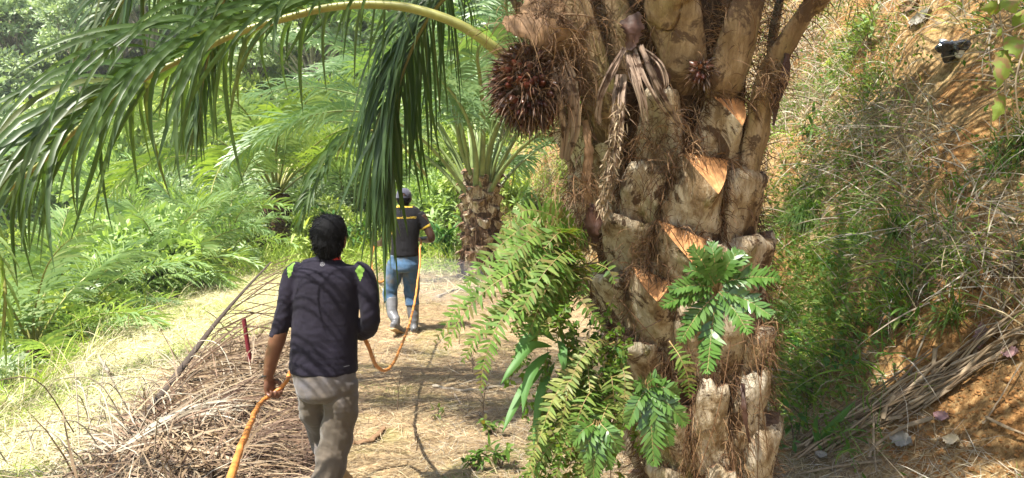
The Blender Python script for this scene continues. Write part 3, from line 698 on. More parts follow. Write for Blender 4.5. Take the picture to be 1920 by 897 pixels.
# live stalks: broad wrapped feet running up into fronds above the picture
def stalk(pts, wr, name='frond', Lf=.85, leaf=True, seed=0, mat='petiole', tip=None, ridge=.5, droop=1.5, nl=80, pet=.3):
    """pts (x,y,z world) through the stalk foot then on along the frond, wr half widths at the first four"""
    c = catmull(pts, 90); S = np.linspace(0, 1, 90); k = len(pts) - 1
    w = np.interp(S * k, range(len(wr)), wr); w = np.where(S * k > len(wr) - 1, wr[-1] * (1 - .88 * (S * k - len(wr) + 1) / (k - len(wr) + 1)), w)
    # cross-section: flat towards the trunk, keeled outward
    a = np.linspace(0, 2 * math.pi, 20, endpoint=False); prof = [(math.cos(x) * (1 if abs(math.cos(x)) < .9 else 1.08), (math.sin(x) if math.sin(x) > 0 else .35 * math.sin(x)) * (.95)) for x in a]
    outw = nrm(np.array([c[i] - ax(min(c[i][2], 2.6)) for i in range(90)]) * [1, 1, 0.15] + 1e-5)
    mb = MB(); tube(mb, c, w, w * ridge, ref=outw, prof=prof, n=20)
    v = mb.v[0].astype(float); s_ = 1.0
    ctr = np.repeat(c, 20, 0); d = nrm(v - ctr)
    v += d * (.006 * noise3(v, 15, seed) + .004 * noise3(v * [1, 1, .3], 60, seed + 1))[:, None]; mb.v[0] = v.astype(np.float32)
    o = part(name, mb, M[mat], t1)
    for i in range(0, 40):
        for sgn in (-1, 1):
            for _ in range(4):
                side = nrm(np.cross(c[i + 1] - c[i], outw[i])); fib_p.append(c[i] + side * sgn * w[i]); fib_d.append(side * sgn * .7 + lb.normal(0, .5, 3)); fib_L.append(lb.uniform(.03, .13))
    if leaf:
        _, lm = frond([c[j] for j in range(0, 90, 8)] + [c[-1]], Lf, nl, .042, .03, .006, pet=pet, droop=droop, nseg=6, seed=seed)
        part('leaflets', lm, M['palm_leaf'], o)
    return o
def out(p, q, rise, drop, L, az):
    """carry a stalk on from p (coming from q) as an arching frond of length L towards azimuth az"""
    p = np.array(p, float); h = np.array([math.sin(az), math.cos(az), 0]); res = []
    for k in range(1, 7):
        s = k / 6; res.append(p + h * L * (.10 * s + .62 * s ** 1.6) + np.array([0, 0, rise * math.sin(s * 2.2) - drop * s ** 3]))
    return res
def go(spec, az, L=5.0, rise=2.6, drop=1.6, **k):
    pts = [P(x, y, d) for x, y, d in spec]; stalk(pts + out(pts[-1], None, rise, drop, L, az), **k)
go([(1136, 270, 3.1), (1128, 190, 2.98), (1100, 80, 2.95), (1074, -30, 2.92)], R(-120), wr=[.05, .075, .072, .055], seed=71)
go([(1292, 180, 3.06), (1282, 110, 2.93), (1262, 20, 2.88), (1255, -60, 2.8)], R(178), wr=[.06, .085, .10, .08], seed=72, rise=2.8, drop=.8)
go([(1348, 225, 3.08), (1357, 165, 2.98), (1382, 80, 2.92), (1412, -30, 2.9)], R(100), wr=[.06, .085, .085, .065], seed=73)
go([(1395, 390, 3.1), (1415, 260, 3.08), (1442, 140, 3.05), (1512, 20, 3.0), (1560, -50, 2.98)], R(80), wr=[.05, .085, .085, .058, .05], seed=74, L=4.4, rise=2.4)
go([(1160, 150, 3.02), (1160, 60, 3.0), (1150, -50, 2.98)], R(-165), wr=[.05, .06, .055], seed=75, rise=3.0, drop=.6)
go([(1440, 150, 3.35), (1448, 60, 3.4), (1466, -50, 3.45)], R(30), wr=[.05, .05, .04], seed=76)
go([(1320, 120, 3.3), (1330, 20, 3.35), (1335, -60, 3.4)], R(15), wr=[.06, .06, .05], seed=77, rise=3.2)
go([(1010, 110, 3.4), (985, 30, 3.45), (955, -30, 3.5)], R(-50), wr=[.05, .045, .04], seed=78)
go([(1100, 90, 3.6), (1080, -30, 3.7)], R(-20), wr=[.06, .05], seed=79, rise=3.0)
# crown fronds above and behind the viewer, some added to shade path and bank
for i, (az, k, s) in enumerate([(-95, 1, 1.0), (-70, 1, 1.05), (-140, 1, 1.0), (60, 2, .9), (120, 2, 1.0), (-35, 0, 1.0), (-110, 0, 1.0), (150, 1, 1.0), (-60, 0, 1.0), (-15, 1, 1.0), (-82, 0, .95), (-78, 2, 1.05), (-58, 2, 1.05), (-44, 2, 1.0), (-100, 2, .95), (-66, 1, 1.1), (45, 1, 1.0), (72, 0, 1.0), (95, 1, .95), (28, 1, 1.05), (60, 0, .9), (110, 0, .9), (84, 1, 1.0)]):
    put_frond(t1, 'adult%d' % k, R(az), ax(2.65) + np.array([.2 * math.sin(R(az)), .2 * math.cos(R(az)), 0.1]), s)
# the long arching frond to the left
bigp = [P(1040, 190, 3.35), P(945, 106, 3.2), P(868, 50, 3.15), P(780, 18, 3.15), P(700, 9, 3.15), P(620, 14, 3.15), P(545, 32, 3.12), P(451, 60, 3.08), P(370, 98, 3.05), P(300, 132, 3.0), P(226, 176, 2.98), P(160, 228, 2.95), P(95, 290, 2.92), P(20, 355, 2.9), P(-60, 450, 2.85)]
rb, lm = frond(bigp, .78, 92, .025, .034, .007, pet=.30, droop=1.9, nseg=8, seed=91, lift=.30, ang0=64, ang1=30, Lend=.6, wind=.55, fold=.3)
f_ = part('frond', rb, M['rachis'], t1); tag(f_, 'long frond arching left over the walking man'); part('leaflets', lm, M['palm_leaf'], f_)
# the tuft hanging down in the middle
tp = [P(975, -60, 3.9), P(910, -60, 4.2), P(850, -20, 4.5), P(800, 40, 4.7), P(765, 110, 4.8), P(740, 190, 4.85), P(727, 270, 4.85), P(722, 340, 4.85)]
rb, lm = frond(tp, .92, 88, .032, .022, .005, pet=.3, droop=3.0, nseg=8, seed=92, lift=.0, ang0=38, ang1=5, Lend=.95, wind=.25, fold=.3)
f_ = part('frond', rb, M['rachis'], t1); tag(f_, 'frond hanging straight down in front of the farther man'); part('leaflets', lm, M['palm_leaf'], f_)
# frond whose tip hangs in at the left edge, close by
tp = [P(-900, -500, 2.6), P(-600, -420, 2.5), P(-330, -280, 2.4), P(-150, -60, 2.35), P(-80, 200, 2.3), P(-50, 420, 2.3)]
# hanging leaflets at the top left from a frond out of sight above
tp2 = [P(1000, -150, 3.6), P(760, -420, 4.0), P(560, -420, 4.3), P(400, -230, 4.6), P(300, -80, 4.8), P(225, 10, 4.9), P(180, 60, 4.9)]
rb, lm = frond(tp2, .9, 80, .042, .03, .006, pet=.25, droop=2.0, nseg=7, seed=93, ang0=55, ang1=25)
f_ = part('frond', rb, M['rachis'], t1); part('leaflets', lm, M['palm_leaf'], f_)
tp3 = [P(980, -100, 3.9), P(820, -330, 4.4), P(640, -330, 4.9), P(500, -150, 5.3), P(420, 0, 5.5), P(385, 130, 5.6), P(372, 230, 5.6)]
rb, lm = frond(tp3, 1.0, 80, .045, .03, .006, pet=.25, droop=2.4, nseg=7, seed=94, ang0=45, ang1=15)
f_ = part('frond', rb, M['rachis'], t1); part('leaflets', lm, M['palm_leaf'], f_)

# neighbouring palm on the left, just outside the picture: its light frond tip hangs in at the edge
lp = np.array([-5.4, 4.6, 0.]); lp[2] = ground_at(lp[0], lp[1])
t3 = thing('oil_palm', 'palm just outside the left edge whose bright frond tips hang into view', 'palm', tuple(lp))
part('trunk', rough_trunk([lp - [0, 0, .3], lp + [0, 0, .6], lp + [0, 0, 1.6]], [.36, .34, .3], .18, 40, 8, 3), M['core'], t3)
for i, az in enumerate([-150, -100, -60, 170, -20, 30]): put_frond(t3, 'mid%d' % (i % 3), R(az), lp + [0, 0, 1.5], .8)
rb, lm = frond([lp + [0, 0, 1.5], lp + [.5, -.2, 2.0], lp + [1.3, -.5, 2.0], P(-140, 220, 3.3), P(-30, 400, 3.1), P(8, 530, 3.0), P(4, 640, 3.0)], .36, 70, .04, .025, .006, pet=.2, droop=1.6, nseg=6, seed=95, ang0=55, ang1=22, up=(.2, -1, 0))
f_ = part('frond', rb, M['rachis'], t3); part('leaflets', lm, M['palm_leaf_light'], f_)

# ------------------------------------------------------------------ fruit bunches
def bunch(c, rx, rz, n, seed, label=None, spl=.09):
    r = np.random.default_rng(seed); u = nrm(r.normal(0, 1, (n, 3))); mb = MB(); core = MB()
    th = np.linspace(0, math.pi, 18); ph = np.linspace(0, 2 * math.pi, 28, endpoint=False)
    g = np.stack([np.outer(np.sin(th), np.cos(ph)), np.outer(np.sin(th), np.sin(ph)), np.outer(np.cos(th), np.ones(28))], -1)
    g = g * (1 + .08 * noise3(g, 5, seed))[..., None]; core.add(g * [rx * .8, rx * .8, rz * .8] + c, grid_faces(18, 28, True))
    o = part('fruit_bunch', core, M['fruit_core'], t1)
    if label: o['label'] = label
    a = np.linspace(0, 2 * math.pi, 6, endpoint=False)
    for q in u[:n]:
        if r.random() < .45: continue
        s = r.uniform(.010, .016); cc = c + q * [rx, rx, rz] * r.uniform(.78, .95); t = nrm(np.cross(q, [0.2, .3, 1])); b = np.cross(q, t); rg = []
        for k, (h, w) in enumerate([(-.8, .5), (0, 1), (.9, .75), (1.7, .12)]):
            rg.append(cc + q * s * h + s * w * (np.cos(a)[:, None] * t + np.sin(a)[:, None] * b))
        mb.add(np.array(rg), grid_faces(4, 6, True))
    part('fruitlets', mb, M['fruitlet'], o)
    sp = MB(); ns = n * 3; u = nrm(r.normal(0, 1, (ns, 3)))
    ribbons(sp, c + u * [rx, rx, rz] * .75, u + r.normal(0, .35, (ns, 3)), r.uniform(.4, 1.3, ns) * spl, r.uniform(.004, .009, ns), 1.0, 4, side=r.normal(0, 1, (ns, 3)), prof='grass', fold=.3)
    part('bracts', sp, M['bract'], o)
M['fruit_core'] = plain('fruit_core', (.03, .018, .012), .8, .2, .5, 40, .8)
M['fruitlet'] = leaf_mat('fruitlet', [(.04, .012, .008), (.09, .02, .01), (.02, .01, .01), (.14, .045, .015)], 0, rough=.35, spec=.5)
bunch(P(993, 165, 3.0), .155, .175, 600, 1, 'big spiky bunch of dark fruit', .085)
bunch(P(1315, 136, 2.85), .035, .04, 60, 2, 'small young fruit bunch', .05)
# brown sheath remains at the upper left, dry straps and stalks on the trunk
def strap(pts, w, mat='fibre', name='dry_strap', prof=None, seed=0, fold=.25, side=None, label=None):
    c = catmull([P(*q) for q in pts], 40); t = nrm(np.gradient(c, axis=0)); s = nrm(np.cross(t, side if side is not None else np.array([0.15, 1, .1])))
    ww = np.interp(np.linspace(0, 1, 40), np.linspace(0, 1, len(w)), w)[:, None] * (1 + .5 * vnoise(np.arange(40) * .45 + seed * 3, 2)[:, None]); fold = fold * .4; n = nrm(np.cross(s, t))
    tw = (.5 * np.sin(np.linspace(0, 5, 40) + seed))[:, None]; s = nrm(s + n * tw)
    rows = [c + s * ww * q + n * ww * (fold * (1 - abs(q)) * -1 + .08 * math.sin(7 * q + seed)) for q in np.linspace(-1, 1, 7)]
    g = np.stack(rows, 1); g = g + .004 * noise3(g, 40, seed)[..., None]
    mb = MB().add(g, grid_faces(40, 7)); mb.add(g - np.cross(s, t)[:, None] * .006, grid_faces(40, 7)[:, ::-1])
    o = part(name, mb, M[mat], t1)
    if label: o['label'] = label
    return o
M['strap_fibre'] = leaf_mat('strap_fibre', [(.1, .065, .045), (.2, .14, .1), (.3, .22, .16), (.14, .09, .06)], .08, (1.2, 1, .7), .7, .2, patch=((.07, .04, .025), 25))
def bundle(pts, w, mat='strap_fibre', seed=0, k=13):
    r = np.random.default_rng(seed); c0 = catmull([P(*q) for q in pts], 26); mb = MB(); t = nrm(np.gradient(c0, axis=0)); sd = nrm(np.cross(t, [0.15, 1, .1])); q_ = np.linspace(0, 1, 26)
    W_ = np.interp(q_, np.linspace(0, 1, len(w)), w)[:, None]
    for i in range(k):
        off = r.uniform(-1, 1); c = c0 + sd * W_ * (off + r.normal(0, .25) * q_[:, None]) + np.array([0, -1, 0]) * (r.uniform(0, .012) + .02 * r.random() * q_[:, None]) + .006 * np.stack([noise3(c0 + i, 14, 1), noise3(c0 + i, 14, 2), 0 * c0[:, 0]], -1)
        e = int(26 * r.uniform(.7, 1)); c = c[:e]; n_ = nrm(np.cross(sd[:e], t[:e])); tw = (.9 * np.sin(np.linspace(0, r.uniform(3, 8), e) + seed + i))[:, None]; s2 = nrm(sd[:e] + n_ * tw); ww = (np.maximum(W_[:e], .006) * r.uniform(.1, .32)) * np.interp(np.arange(e) / e, [0, .8, 1], [1, .8, .1])[:, None]
        mb.add(np.stack([c - s2 * ww, c + n_ * ww * .5, c + s2 * ww], 1), grid_faces(e, 3))
    return part('dry_strap', mb, M[mat], t1)
M['sheath'] = plain('sheath', (.16, .095, .05), .75, .25, .5, 25, .8, (1, 1, .3))
M['strap_pale'] = plain('strap_pale', (.42, .31, .22), .7, .25, .35, 30, .6, (1, 1, .2))
M['strap_red'] = plain('strap_red', (.045, .02, .012), .6, .3, .4, 20, .5)
strap([(1095, 95, 2.95), (1040, 70, 2.9), (985, 52, 2.9), (945, 38, 2.95)], [.07, .06, .05, .02], 'sheath', 'dry_sheath', seed=1)
strap([(1080, 180, 3.0), (1060, 120, 2.95), (1030, 60, 3.0), (1000, -20, 3.1)], [.05, .07, .08, .06], 'sheath', 'dry_sheath', seed=2)
strap([(1100, 30, 3.05), (1050, 10, 3.0), (1010, -30, 3.1)], [.09, .08, .05], 'sheath', 'dry_sheath', seed=3)
bundle([(1060, 300, 3.0), (1072, 230, 2.93), (1060, 150, 2.9), (1040, 90, 2.95)], [.02, .035, .04, .02], seed=4)
strap([(1182, 32, 2.85), (1186, 60, 2.82), (1180, 95, 2.82)], [.035, .04, .012], 'strap_red', 'dry_sheath', seed=5, label='rust red dry flap')
bundle([(1172, 90, 2.84), (1150, 130, 2.78), (1128, 180, 2.77), (1122, 225, 2.8), (1130, 240, 2.8)], [.008, .014, .014, .01, .004], seed=6)
bundle([(1165, 140, 2.84), (1160, 190, 2.78), (1155, 250, 2.77), (1148, 300, 2.78), (1138, 350, 2.8), (1130, 400, 2.84)], [.02, .026, .024, .018, .014, .006], seed=7)
bundle([(1176, 98, 2.84), (1190, 150, 2.76), (1203, 200, 2.76), (1212, 270, 2.8)], [.012, .016, .013, .004], seed=8)
bundle([(1195, 88, 2.84), (1215, 140, 2.76), (1240, 190, 2.76), (1270, 235, 2.8), (1286, 255, 2.82)], [.02, .024, .018, .010, .003], seed=9)
bundle([(1200, 90, 2.85), (1235, 120, 2.78), (1246, 155, 2.78), (1240, 180, 2.8)], [.008, .01, .009, .003], seed=10)
strap([(1210, 120, 2.86), (1230, 135, 2.82), (1250, 146, 2.84), (1240, 165, 2.87)], [.01, .022, .018, .006], 'strap_red', 'dry_sheath', seed=11)
strap([(1098, 225, 2.95), (1104, 280, 2.93), (1100, 340, 2.94), (1108, 420, 2.98)], [.014, .018, .02, .008], 'sheath', seed=12)
strap([(1118, 385, 2.95), (1112, 420, 2.93), (1118, 455, 2.95)], [.03, .04, .01], 'strap_red', 'dry_sheath', seed=13)
strap([(1476, 100, 3.0), (1470, 150, 2.98), (1456, 190, 3.0), (1450, 235, 3.02)], [.012, .022, .016, .004], 'strap_red', 'dry_sheath', seed=14)
strap([(1392, 720, 3.0), (1396, 770, 2.95), (1404, 830, 2.97)], [.008, .012, .003], 'strap_red', seed=15)
# chaff on the hanging dry flower stalk
c = catmull([P(*q) for q in [(1160, 190, 2.77), (1155, 250, 2.76), (1148, 300, 2.77), (1138, 350, 2.79), (1130, 400, 2.83)]], 700) + rng.normal(0, .012, (700, 3))
mb = MB(); ribbons(mb, c, np.array([0, 0, -1]) + rng.normal(0, .6, (700, 3)), rng.uniform(.015, .05, 700), .006, .5, 3, side=rng.normal(0, 1, (700, 3)), prof='leaf')
tag(part('dry_flower_chaff', mb, M['dry_leaf'], t1), kind='stuff')
# loose fibres everywhere between the bases
n = 3000; phi = rng.uniform(-1.9, 1.9, n); z = rng.uniform(.05, 2.75, n)
for i in range(n):
    fib_p.append(on_trunk(phi[i], z[i], -.02)); fib_d.append(np.array([math.sin(phi[i]), -math.cos(phi[i]), rng.normal(-.2, .5)]) + rng.normal(0, .5, 3)); fib_L.append(rng.uniform(.04, .16))
for cx, cy, sp, k, L in [(1050, 60, 50, 900, .2), (1060, 140, 40, 600, .16), (1445, 150, 18, 250, .12), (1230, 280, 40, 350, .12), (1370, 60, 40, 300, .14), (1090, 350, 20, 250, .14), (1215, 480, 30, 150, .1), (1270, 260, 30, 200, .1), (1430, 640, 20, 200, .08)]:
    for _ in range(k):
        q = P(cx + rng.normal(0, sp), cy + rng.normal(0, sp), 3.02 - rng.random() * .12); fib_p.append(q); fib_d.append(rng.normal(0, 1, 3) + [-.1, -.5, -.3]); fib_L.append(L * rng.uniform(.5, 1.3))
mb = MB(); ribbons(mb, np.array(fib_p), np.array(fib_d), np.array(fib_L), rng.uniform(.0015, .0045, len(fib_p)), 1.6, 5, side=rng.normal(0, 1, (len(fib_p), 3)), prof='grass', curl=rng.normal(0, .8, (len(fib_p), 3)))
tag(part('fibres', mb, M['fibre'], t1), kind='stuff')
# ------------------------------------------------------------------ the two men
def skin_mat(name, col):
    t = NT(name); n = t.noise(60, 4, .6, t.coords()); n2 = t.noise(7, 3, .5, t.coords())
    c = t.mix(t.math('MULTIPLY', n2, .5), tuple(x * .8 for x in col), tuple(min(1, x * 1.25) for x in col))
    b = t.bsdf(c, .42, t.bump(n, .25, .002), .45); b.inputs['Subsurface Weight'].default_value = .06
    b.inputs['Subsurface Radius'].default_value = (.012, .005, .003); return t.done(b)
def cloth_mat(name, col, weave=700, rough=.85, var=.2, patch=None, sheen=.2, scale=6):
    t = NT(name); v = t.coords(); n = t.noise(scale, 4, .6, v)
    c = t.ramp(n, [(.3, tuple(x * (1 - var) for x in col)), (.7, tuple(x * (1 + var) for x in col))])
    if patch: c = t.mix(t.ramp(t.noise(patch[1], 3, .6, v), [(patch[2], (0, 0, 0)), (patch[2] + .15, (1, 1, 1))]), c, patch[0])
    h = t.math('ADD', t.math('MULTIPLY', t.noise(weave, 1, .5, v), .25), t.noise(30, 3, .55, t.coords((1, 1, .5))))
    return t.done(t.bsdf(c, rough, t.bump(h, .35, .006), .2, Sheen_Weight=sheen))
M['skin_a'] = skin_mat('skin_tan', (.14, .06, .036)); M['skin_b'] = skin_mat('skin_dark', (.05, .024, .016))
M['shirt_a'] = cloth_mat('shirt_navy_black', (.011, .009, .018), sheen=.03)
M['patch'] = cloth_mat('patch_lime', (.15, .28, .045)); M['trousers_a'] = cloth_mat('trousers_taupe', (.10, .08, .06), var=.15, patch=((.11, .105, .12), 3, .5))  # trousers: sun dapple put into the cloth as purple-grey patches
M['shirt_b'] = cloth_mat('shirt_black', (.007, .0065, .008), sheen=.03); M['yellow'] = cloth_mat('trim_yellow', (.5, .34, .03))
M['jeans'] = cloth_mat('jeans_blue', (.045, .095, .17), var=.35, patch=((.10, .10, .095), 5, .5), scale=12)
M['rubber'] = plain('boot_rubber', (.10, .10, .105), .45, .45, .5, 8, .2); M['sole'] = plain('boot_sole', (.4, .28, .15), .8, .2, .3, 20, .3)
M['shoe'] = plain('shoe_beige', (.45, .33, .2), .6, .3, .25, 14, .2)
M['hair'] = plain('hair_black', (.004, .004, .005), .75, .12, .5, 120, .6, (1, 1, .3))
M['cap'] = cloth_mat('cap_grey', (.05, .05, .075), var=.12); M['red'] = cloth_mat('red_collar', (.55, .03, .02))
M['eye'] = plain('eye_white', (.7, .68, .64), .3, .5, .05); M['band'] = plain('band_black', (.012, .012, .014), .4, .5, .2)
M['print_grey'] = plain('print_grey', (.2, .2, .22), .6, .3, .1)

def rows_tube(mb, rows, ref=(0, 1, 0), n=28, mat=0):
    r = np.array(rows, float); c = catmull(r[:, :3], len(r) * 5); a = catmull(np.c_[r[:, 3:5], r[:, 4:5]], len(r) * 5)
    tube(mb, c, np.maximum(a[:, 0], .004), np.maximum(a[:, 1], .004), n=n, ref=ref, mat=mat)
def head(mb, x, y, ztop, s=1.0, turn=0.0):
    z0 = ztop - .236 * s
    prof = [(0, .03, .036, .052), (.015, .042, .05, .04), (.045, .056, .068, .022), (.08, .067, .086, .008), (.12, .075, .095, 0), (.16, .077, .098, -.006), (.195, .069, .088, -.01), (.222, .045, .06, -.012), (.236, .012, .018, -.012)]
    rows_tube(mb, [(x, y + d * s, z0 + z * s, a * s, b * s) for z, a, b, d in prof])
    yf = y + .098 * s
    tube(mb, [(x, yf - .012, z0 + .125 * s), (x, yf + .006, z0 + .10 * s), (x, yf + .018, z0 + .083 * s), (x, yf - .005, z0 + .072 * s)], [.008, .010, .015, .010], n=10, ref=(1, 0, 0))
    for sg in (-1, 1):
        tube(mb, [(x + sg * .012 * s, yf - .006, z0 + .138 * s), (x + sg * .045 * s, yf - .02, z0 + .138 * s)], [.009, .006], n=8)
        tube(mb, [(x + sg * .074 * s, y - .008, z0 + .072 * s), (x + sg * .083 * s, y - .012, z0 + .10 * s), (x + sg * .086 * s, y - .020, z0 + .132 * s), (x + sg * .078 * s, y - .008, z0 + .14 * s)], [.007, .012, .014, .006], [.005, .006, .006, .004], n=10, ref=(1, 0, 0))
    tube(mb, [(x - .022 * s, yf - .014, z0 + .05 * s), (x, yf - .003, z0 + .051 * s), (x + .022 * s, yf - .014, z0 + .05 * s)], [.004, .008, .004], n=8)
    return z0
def eyes(parent, x, y, z0, s=1.0):
    for sg in (-1, 1):
        mb = MB(); c = np.array((x + sg * .031 * s, y + .083 * s, z0 + .118 * s))
        rows_tube(mb, [(c[0], c[1], c[2] + k * .011, math.sqrt(max(1e-4, 1 - k * k)) * .012, math.sqrt(max(1e-4, 1 - k * k)) * .012) for k in (-1, -.7, -.3, .3, .7, 1)], n=12)
        part('eye', mb, M['eye'], parent)
def hand(mb, wrist, d, n, side, curl=(40, 75, 60), size=1.0, thumb_in=.5):
    """wrist, finger direction d, palm normal n; side = direction of the thumb"""
    w = np.array(wrist, float); d = nrm(np.array(d, float)); n = np.array(n, float); n = nrm(n - d * (n @ d)); s = nrm(np.array(side, float)); s = nrm(s - d * (s @ d) - n * (s @ n))
    tube(mb, [w - d * .02, w + d * .01, w + d * .04, w + d * .078 * size, w + d * .088 * size], np.array([.024, .026, .038, .040, .032]) * size, np.array([.02, .018, .017, .014, .008]) * size, n=14, ref=n)
    lens = [(.040, .024, .020), (.045, .028, .022), (.042, .026, .021), (.033, .020, .018)]
    for i, (l, off) in enumerate(zip(lens, (.028, .0095, -.009, -.027))):
        p = w + d * (.080 - .004 * abs(i - 1)) * size + s * off * size; pts = [p - d * .02, p]; a = 0
        for k in range(3):
            a += R(curl[k] * (1 + .06 * (i - 1))); v = d * math.cos(a) + n * math.sin(a); p = p + v * l[k] * size; pts.append(p)
        tube(mb, catmull(pts, 14), np.interp(np.linspace(0, 1, 14), [0, .4, .9, 1], [.0095, .0088, .0075, .0045]) * size, n=9, ref=s)
    p = w + d * .022 * size + s * .022 * size; v1 = nrm(d * .6 + s * .8 + n * .45); v2 = nrm(d * .75 + s * .1 + n * .75); v3 = nrm(d * .6 - s * .5 + n * .8)
    pts = [p - v1 * .01, p, p + v1 * .035 * size, p + (v1 * .035 + v2 * .032) * size, p + (v1 * .035 + v2 * .032 + v3 * .026) * size]
    tube(mb, catmull(pts, 14), np.interp(np.linspace(0, 1, 14), [0, .4, .9, 1], [.014, .011, .009, .005]) * size, n=9, ref=n)
    return w + d * .085 * size + n * .028 * size
def cloth(name, mb, mats, parent, voxel=.008, sm=6, fold=.006, f=(9, 9, 5), seed=0, fine=.0015, faces=None, extra=None):
    v, nn, q = remesh(mb, voxel, sm)
    k = v * np.array(f); d = fold * (1 - 2 * np.abs(noise3(k, 1.0, seed))) + fold * .5 * noise3(k * 2.3, 1.0, seed + 3) + fine * noise3(v, 60, seed + 5)
    if extra is not None: d = d + extra(v)
    v = v + nn * d[:, None]; m = 0 if faces is None else faces(v[q].mean(1))
    o = part(name, MB().add(v, q, m), mats, parent); o['_'] = 0; del o['_']
    return o, v, q
def shoe(mb, ankle, toe, up=(0, 0, 1), L=.27, w=.048, h=.075):
    a = np.array(ankle, float); t = nrm(np.array(toe, float)); u = np.array(up, float); u = nrm(u - t * (u @ t))
    k = [(-.075, .55, .7), (-.055, .85, .95), (0, .9, 1.05), (.06, .95, .82), (.13, 1.08, .55), (.175, .95, .42), (.2, .5, .25)]
    base = a - u * h
    tube(mb, [base + t * x * (L / .27) + u * h * hh * .5 for x, ww, hh in k], [w * ww for x, ww, hh in k], [h * hh * .5 for x, ww, hh in k], n=16, ref=u)
def text_on(parent, body, target, cx, cz, size, mat, name, yb, ext=.004):
    """lettering laid onto cloth: every vertex dropped on the surface from behind"""
    cu = bpy.data.curves.new('txt', 'FONT'); cu.body = body; cu.size = size; cu.align_x = 'CENTER'; cu.resolution_u = 3
    try:
        cu.offset = size * .012
    except Exception: pass
    o = bpy.data.objects.new('txt', cu); SC.collection.objects.link(o); dg = bpy.context.evaluated_depsgraph_get()
    me = o.evaluated_get(dg).to_mesh(); v = np.array([tuple(p.co) for p in me.vertices]); f = [tuple(p.vertices) for p in me.polygons]
    o.evaluated_get(dg).to_mesh_clear(); bpy.data.objects.remove(o)
    return lay_on(parent, v, f, target, cx, cz, mat, name, yb)
def lay_on(parent, v, f, target, cx, cz, mat, name, yb):
    tv, tq = target; bv = BVHTree.FromPolygons([tuple(p) for p in tv], [tuple(int(i) for i in q) for q in tq])
    out_ = []
    for p in v:
        h = bv.ray_cast(Vector((cx + p[0], yb, cz + p[1])), Vector((0, 1, 0)))
        y = h[0].y if h[0] is not None else yb + .3
        out_.append((cx + p[0], y - .0035, cz + p[1]))
    mb = MB(); out_ = np.array(out_)
    for t_ in f: mb.add(out_[list(t_)], [tuple(range(len(t_)))])
    return part(name, mb, mat, parent, False)

# ---------------- nearer man
D1 = 3.75; S1 = 1.0 / 365.6
def Q(px, py, dy=0.): return P(px, py, D1 + dy)
g1 = ground_at(*P(605, 960, 3.7)[:2])
m1 = thing('person', 'person in dark long-sleeved shirt with lime shoulder patches holding an orange hose, seen from behind', 'person', (float(Q(605, 700)[0]), D1, g1))
hx, hy = float(Q(617, 440)[0]), D1 + .01; ht = float(Q(617, 406)[2])
bm1 = MB(); z0 = head(bm1, hx, hy, ht)
def R1(py, cx, hw, hd, dy=0., k=1.0):
    p = Q(cx, py, dy); return (p[0], p[1], p[2], hw * S1 * k, hd * k)
rows_tube(bm1, [R1(455, 617, 17, .055), R1(475, 617, 19, .056), R1(490, 616, 24, .062), R1(500, 615, 40, .07), R1(512, 615, 58, .085), R1(545, 612, 58, .1), R1(600, 611, 52, .095), R1(650, 608, 50, .09), R1(700, 607, 50, .088), R1(730, 609, 42, .075), R1(738, 610, 30, .05)])
lw = Q(503, 708, .03); rw = Q(672, 624, .24)
def limb(mb, pts, r, rb=None, n=16):
    c = catmull(pts, 24); s = np.linspace(0, 1, 24); r = np.interp(s, np.linspace(0, 1, len(r)), r)
    tube(mb, c, r, r if rb is None else r * rb, n=n, ref=(0, 1, .05))
limb(bm1, [Q(552, 512), Q(538, 560, -.01), Q(527, 612, -.02), Q(519, 640, -.01), Q(509, 675, .01), lw], [.046, .04, .038, .043, .037, .026])
limb(bm1, [Q(680, 512), Q(692, 560, -.02), Q(695, 600, -.01), Q(690, 614, .07), Q(680, 622, .15), rw], [.046, .04, .036, .034, .03, .025])
lk = [Q(584, 720, .02), Q(590, 775, .12), Q(602, 818, .24), Q(616, 845, .17), Q(632, 868, .08)]
rk = [Q(640, 720, 0), Q(637, 780, .01), Q(628, 835, .02), Q(613, 900, -.04), np.array([Q(600, 960, -.1)[0], D1 - .1, g1 + .09])]
limb(bm1, lk, [.066, .06, .05, .046, .034]); limb(bm1, rk, [.066, .062, .052, .048, .034])
h1 = hand(bm1, lw, (.10, .05, -1), (.85, -.50, .05), (.45, .85, .1), (48, 78, 55))
h2 = hand(bm1, rw, (-.8, .6, -.1), (0, .1, -1), (.6, .8, 0), (45, 75, 55))
v, nn, q = remesh(bm1, .0052, 3); v = v + nn * (.0012 * noise3(v, 45, 3))[:, None]
b1 = part('body', MB().add(v, q), M['skin_a'], m1); eyes(m1, hx, hy, z0)
sh = MB()
rows_tube(sh, [R1(483, 617, 21, .064), R1(489, 616, 30, .07), R1(496, 615, 50, .082), R1(506, 615, 63, .095), R1(525, 613, 66, .112), R1(560, 611, 63, .118), R1(600, 610, 62, .115), R1(640, 608, 63, .115), R1(680, 606, 65, .122), R1(694, 605.5, 65.5, .125), R1(697.5, 605.5, 62, .12)], n=48)
limb(sh, [Q(566, 505), Q(552, 514, -.003), Q(544, 540, -.01), Q(536, 575, -.015), Q(527, 608, -.02), Q(521, 630, -.012)], [.045, .054, .054, .05, .046, .046, .044])
limb(sh, [Q(664, 505), Q(679, 514, -.003), Q(689, 540, -.01), Q(693, 575, -.02), Q(694, 603, 0), Q(687, 617, .07), Q(677, 624, .14)], [.045, .054, .056, .053, .053, .051, .048])
for (a_, b_) in ((Q(522, 626, -.012), Q(519, 634, -.01)), (Q(680, 622, .12), Q(675, 625, .16))):
    tube(sh, [a_, b_], [.048, .046], n=16, ref=(0, 1, 0))
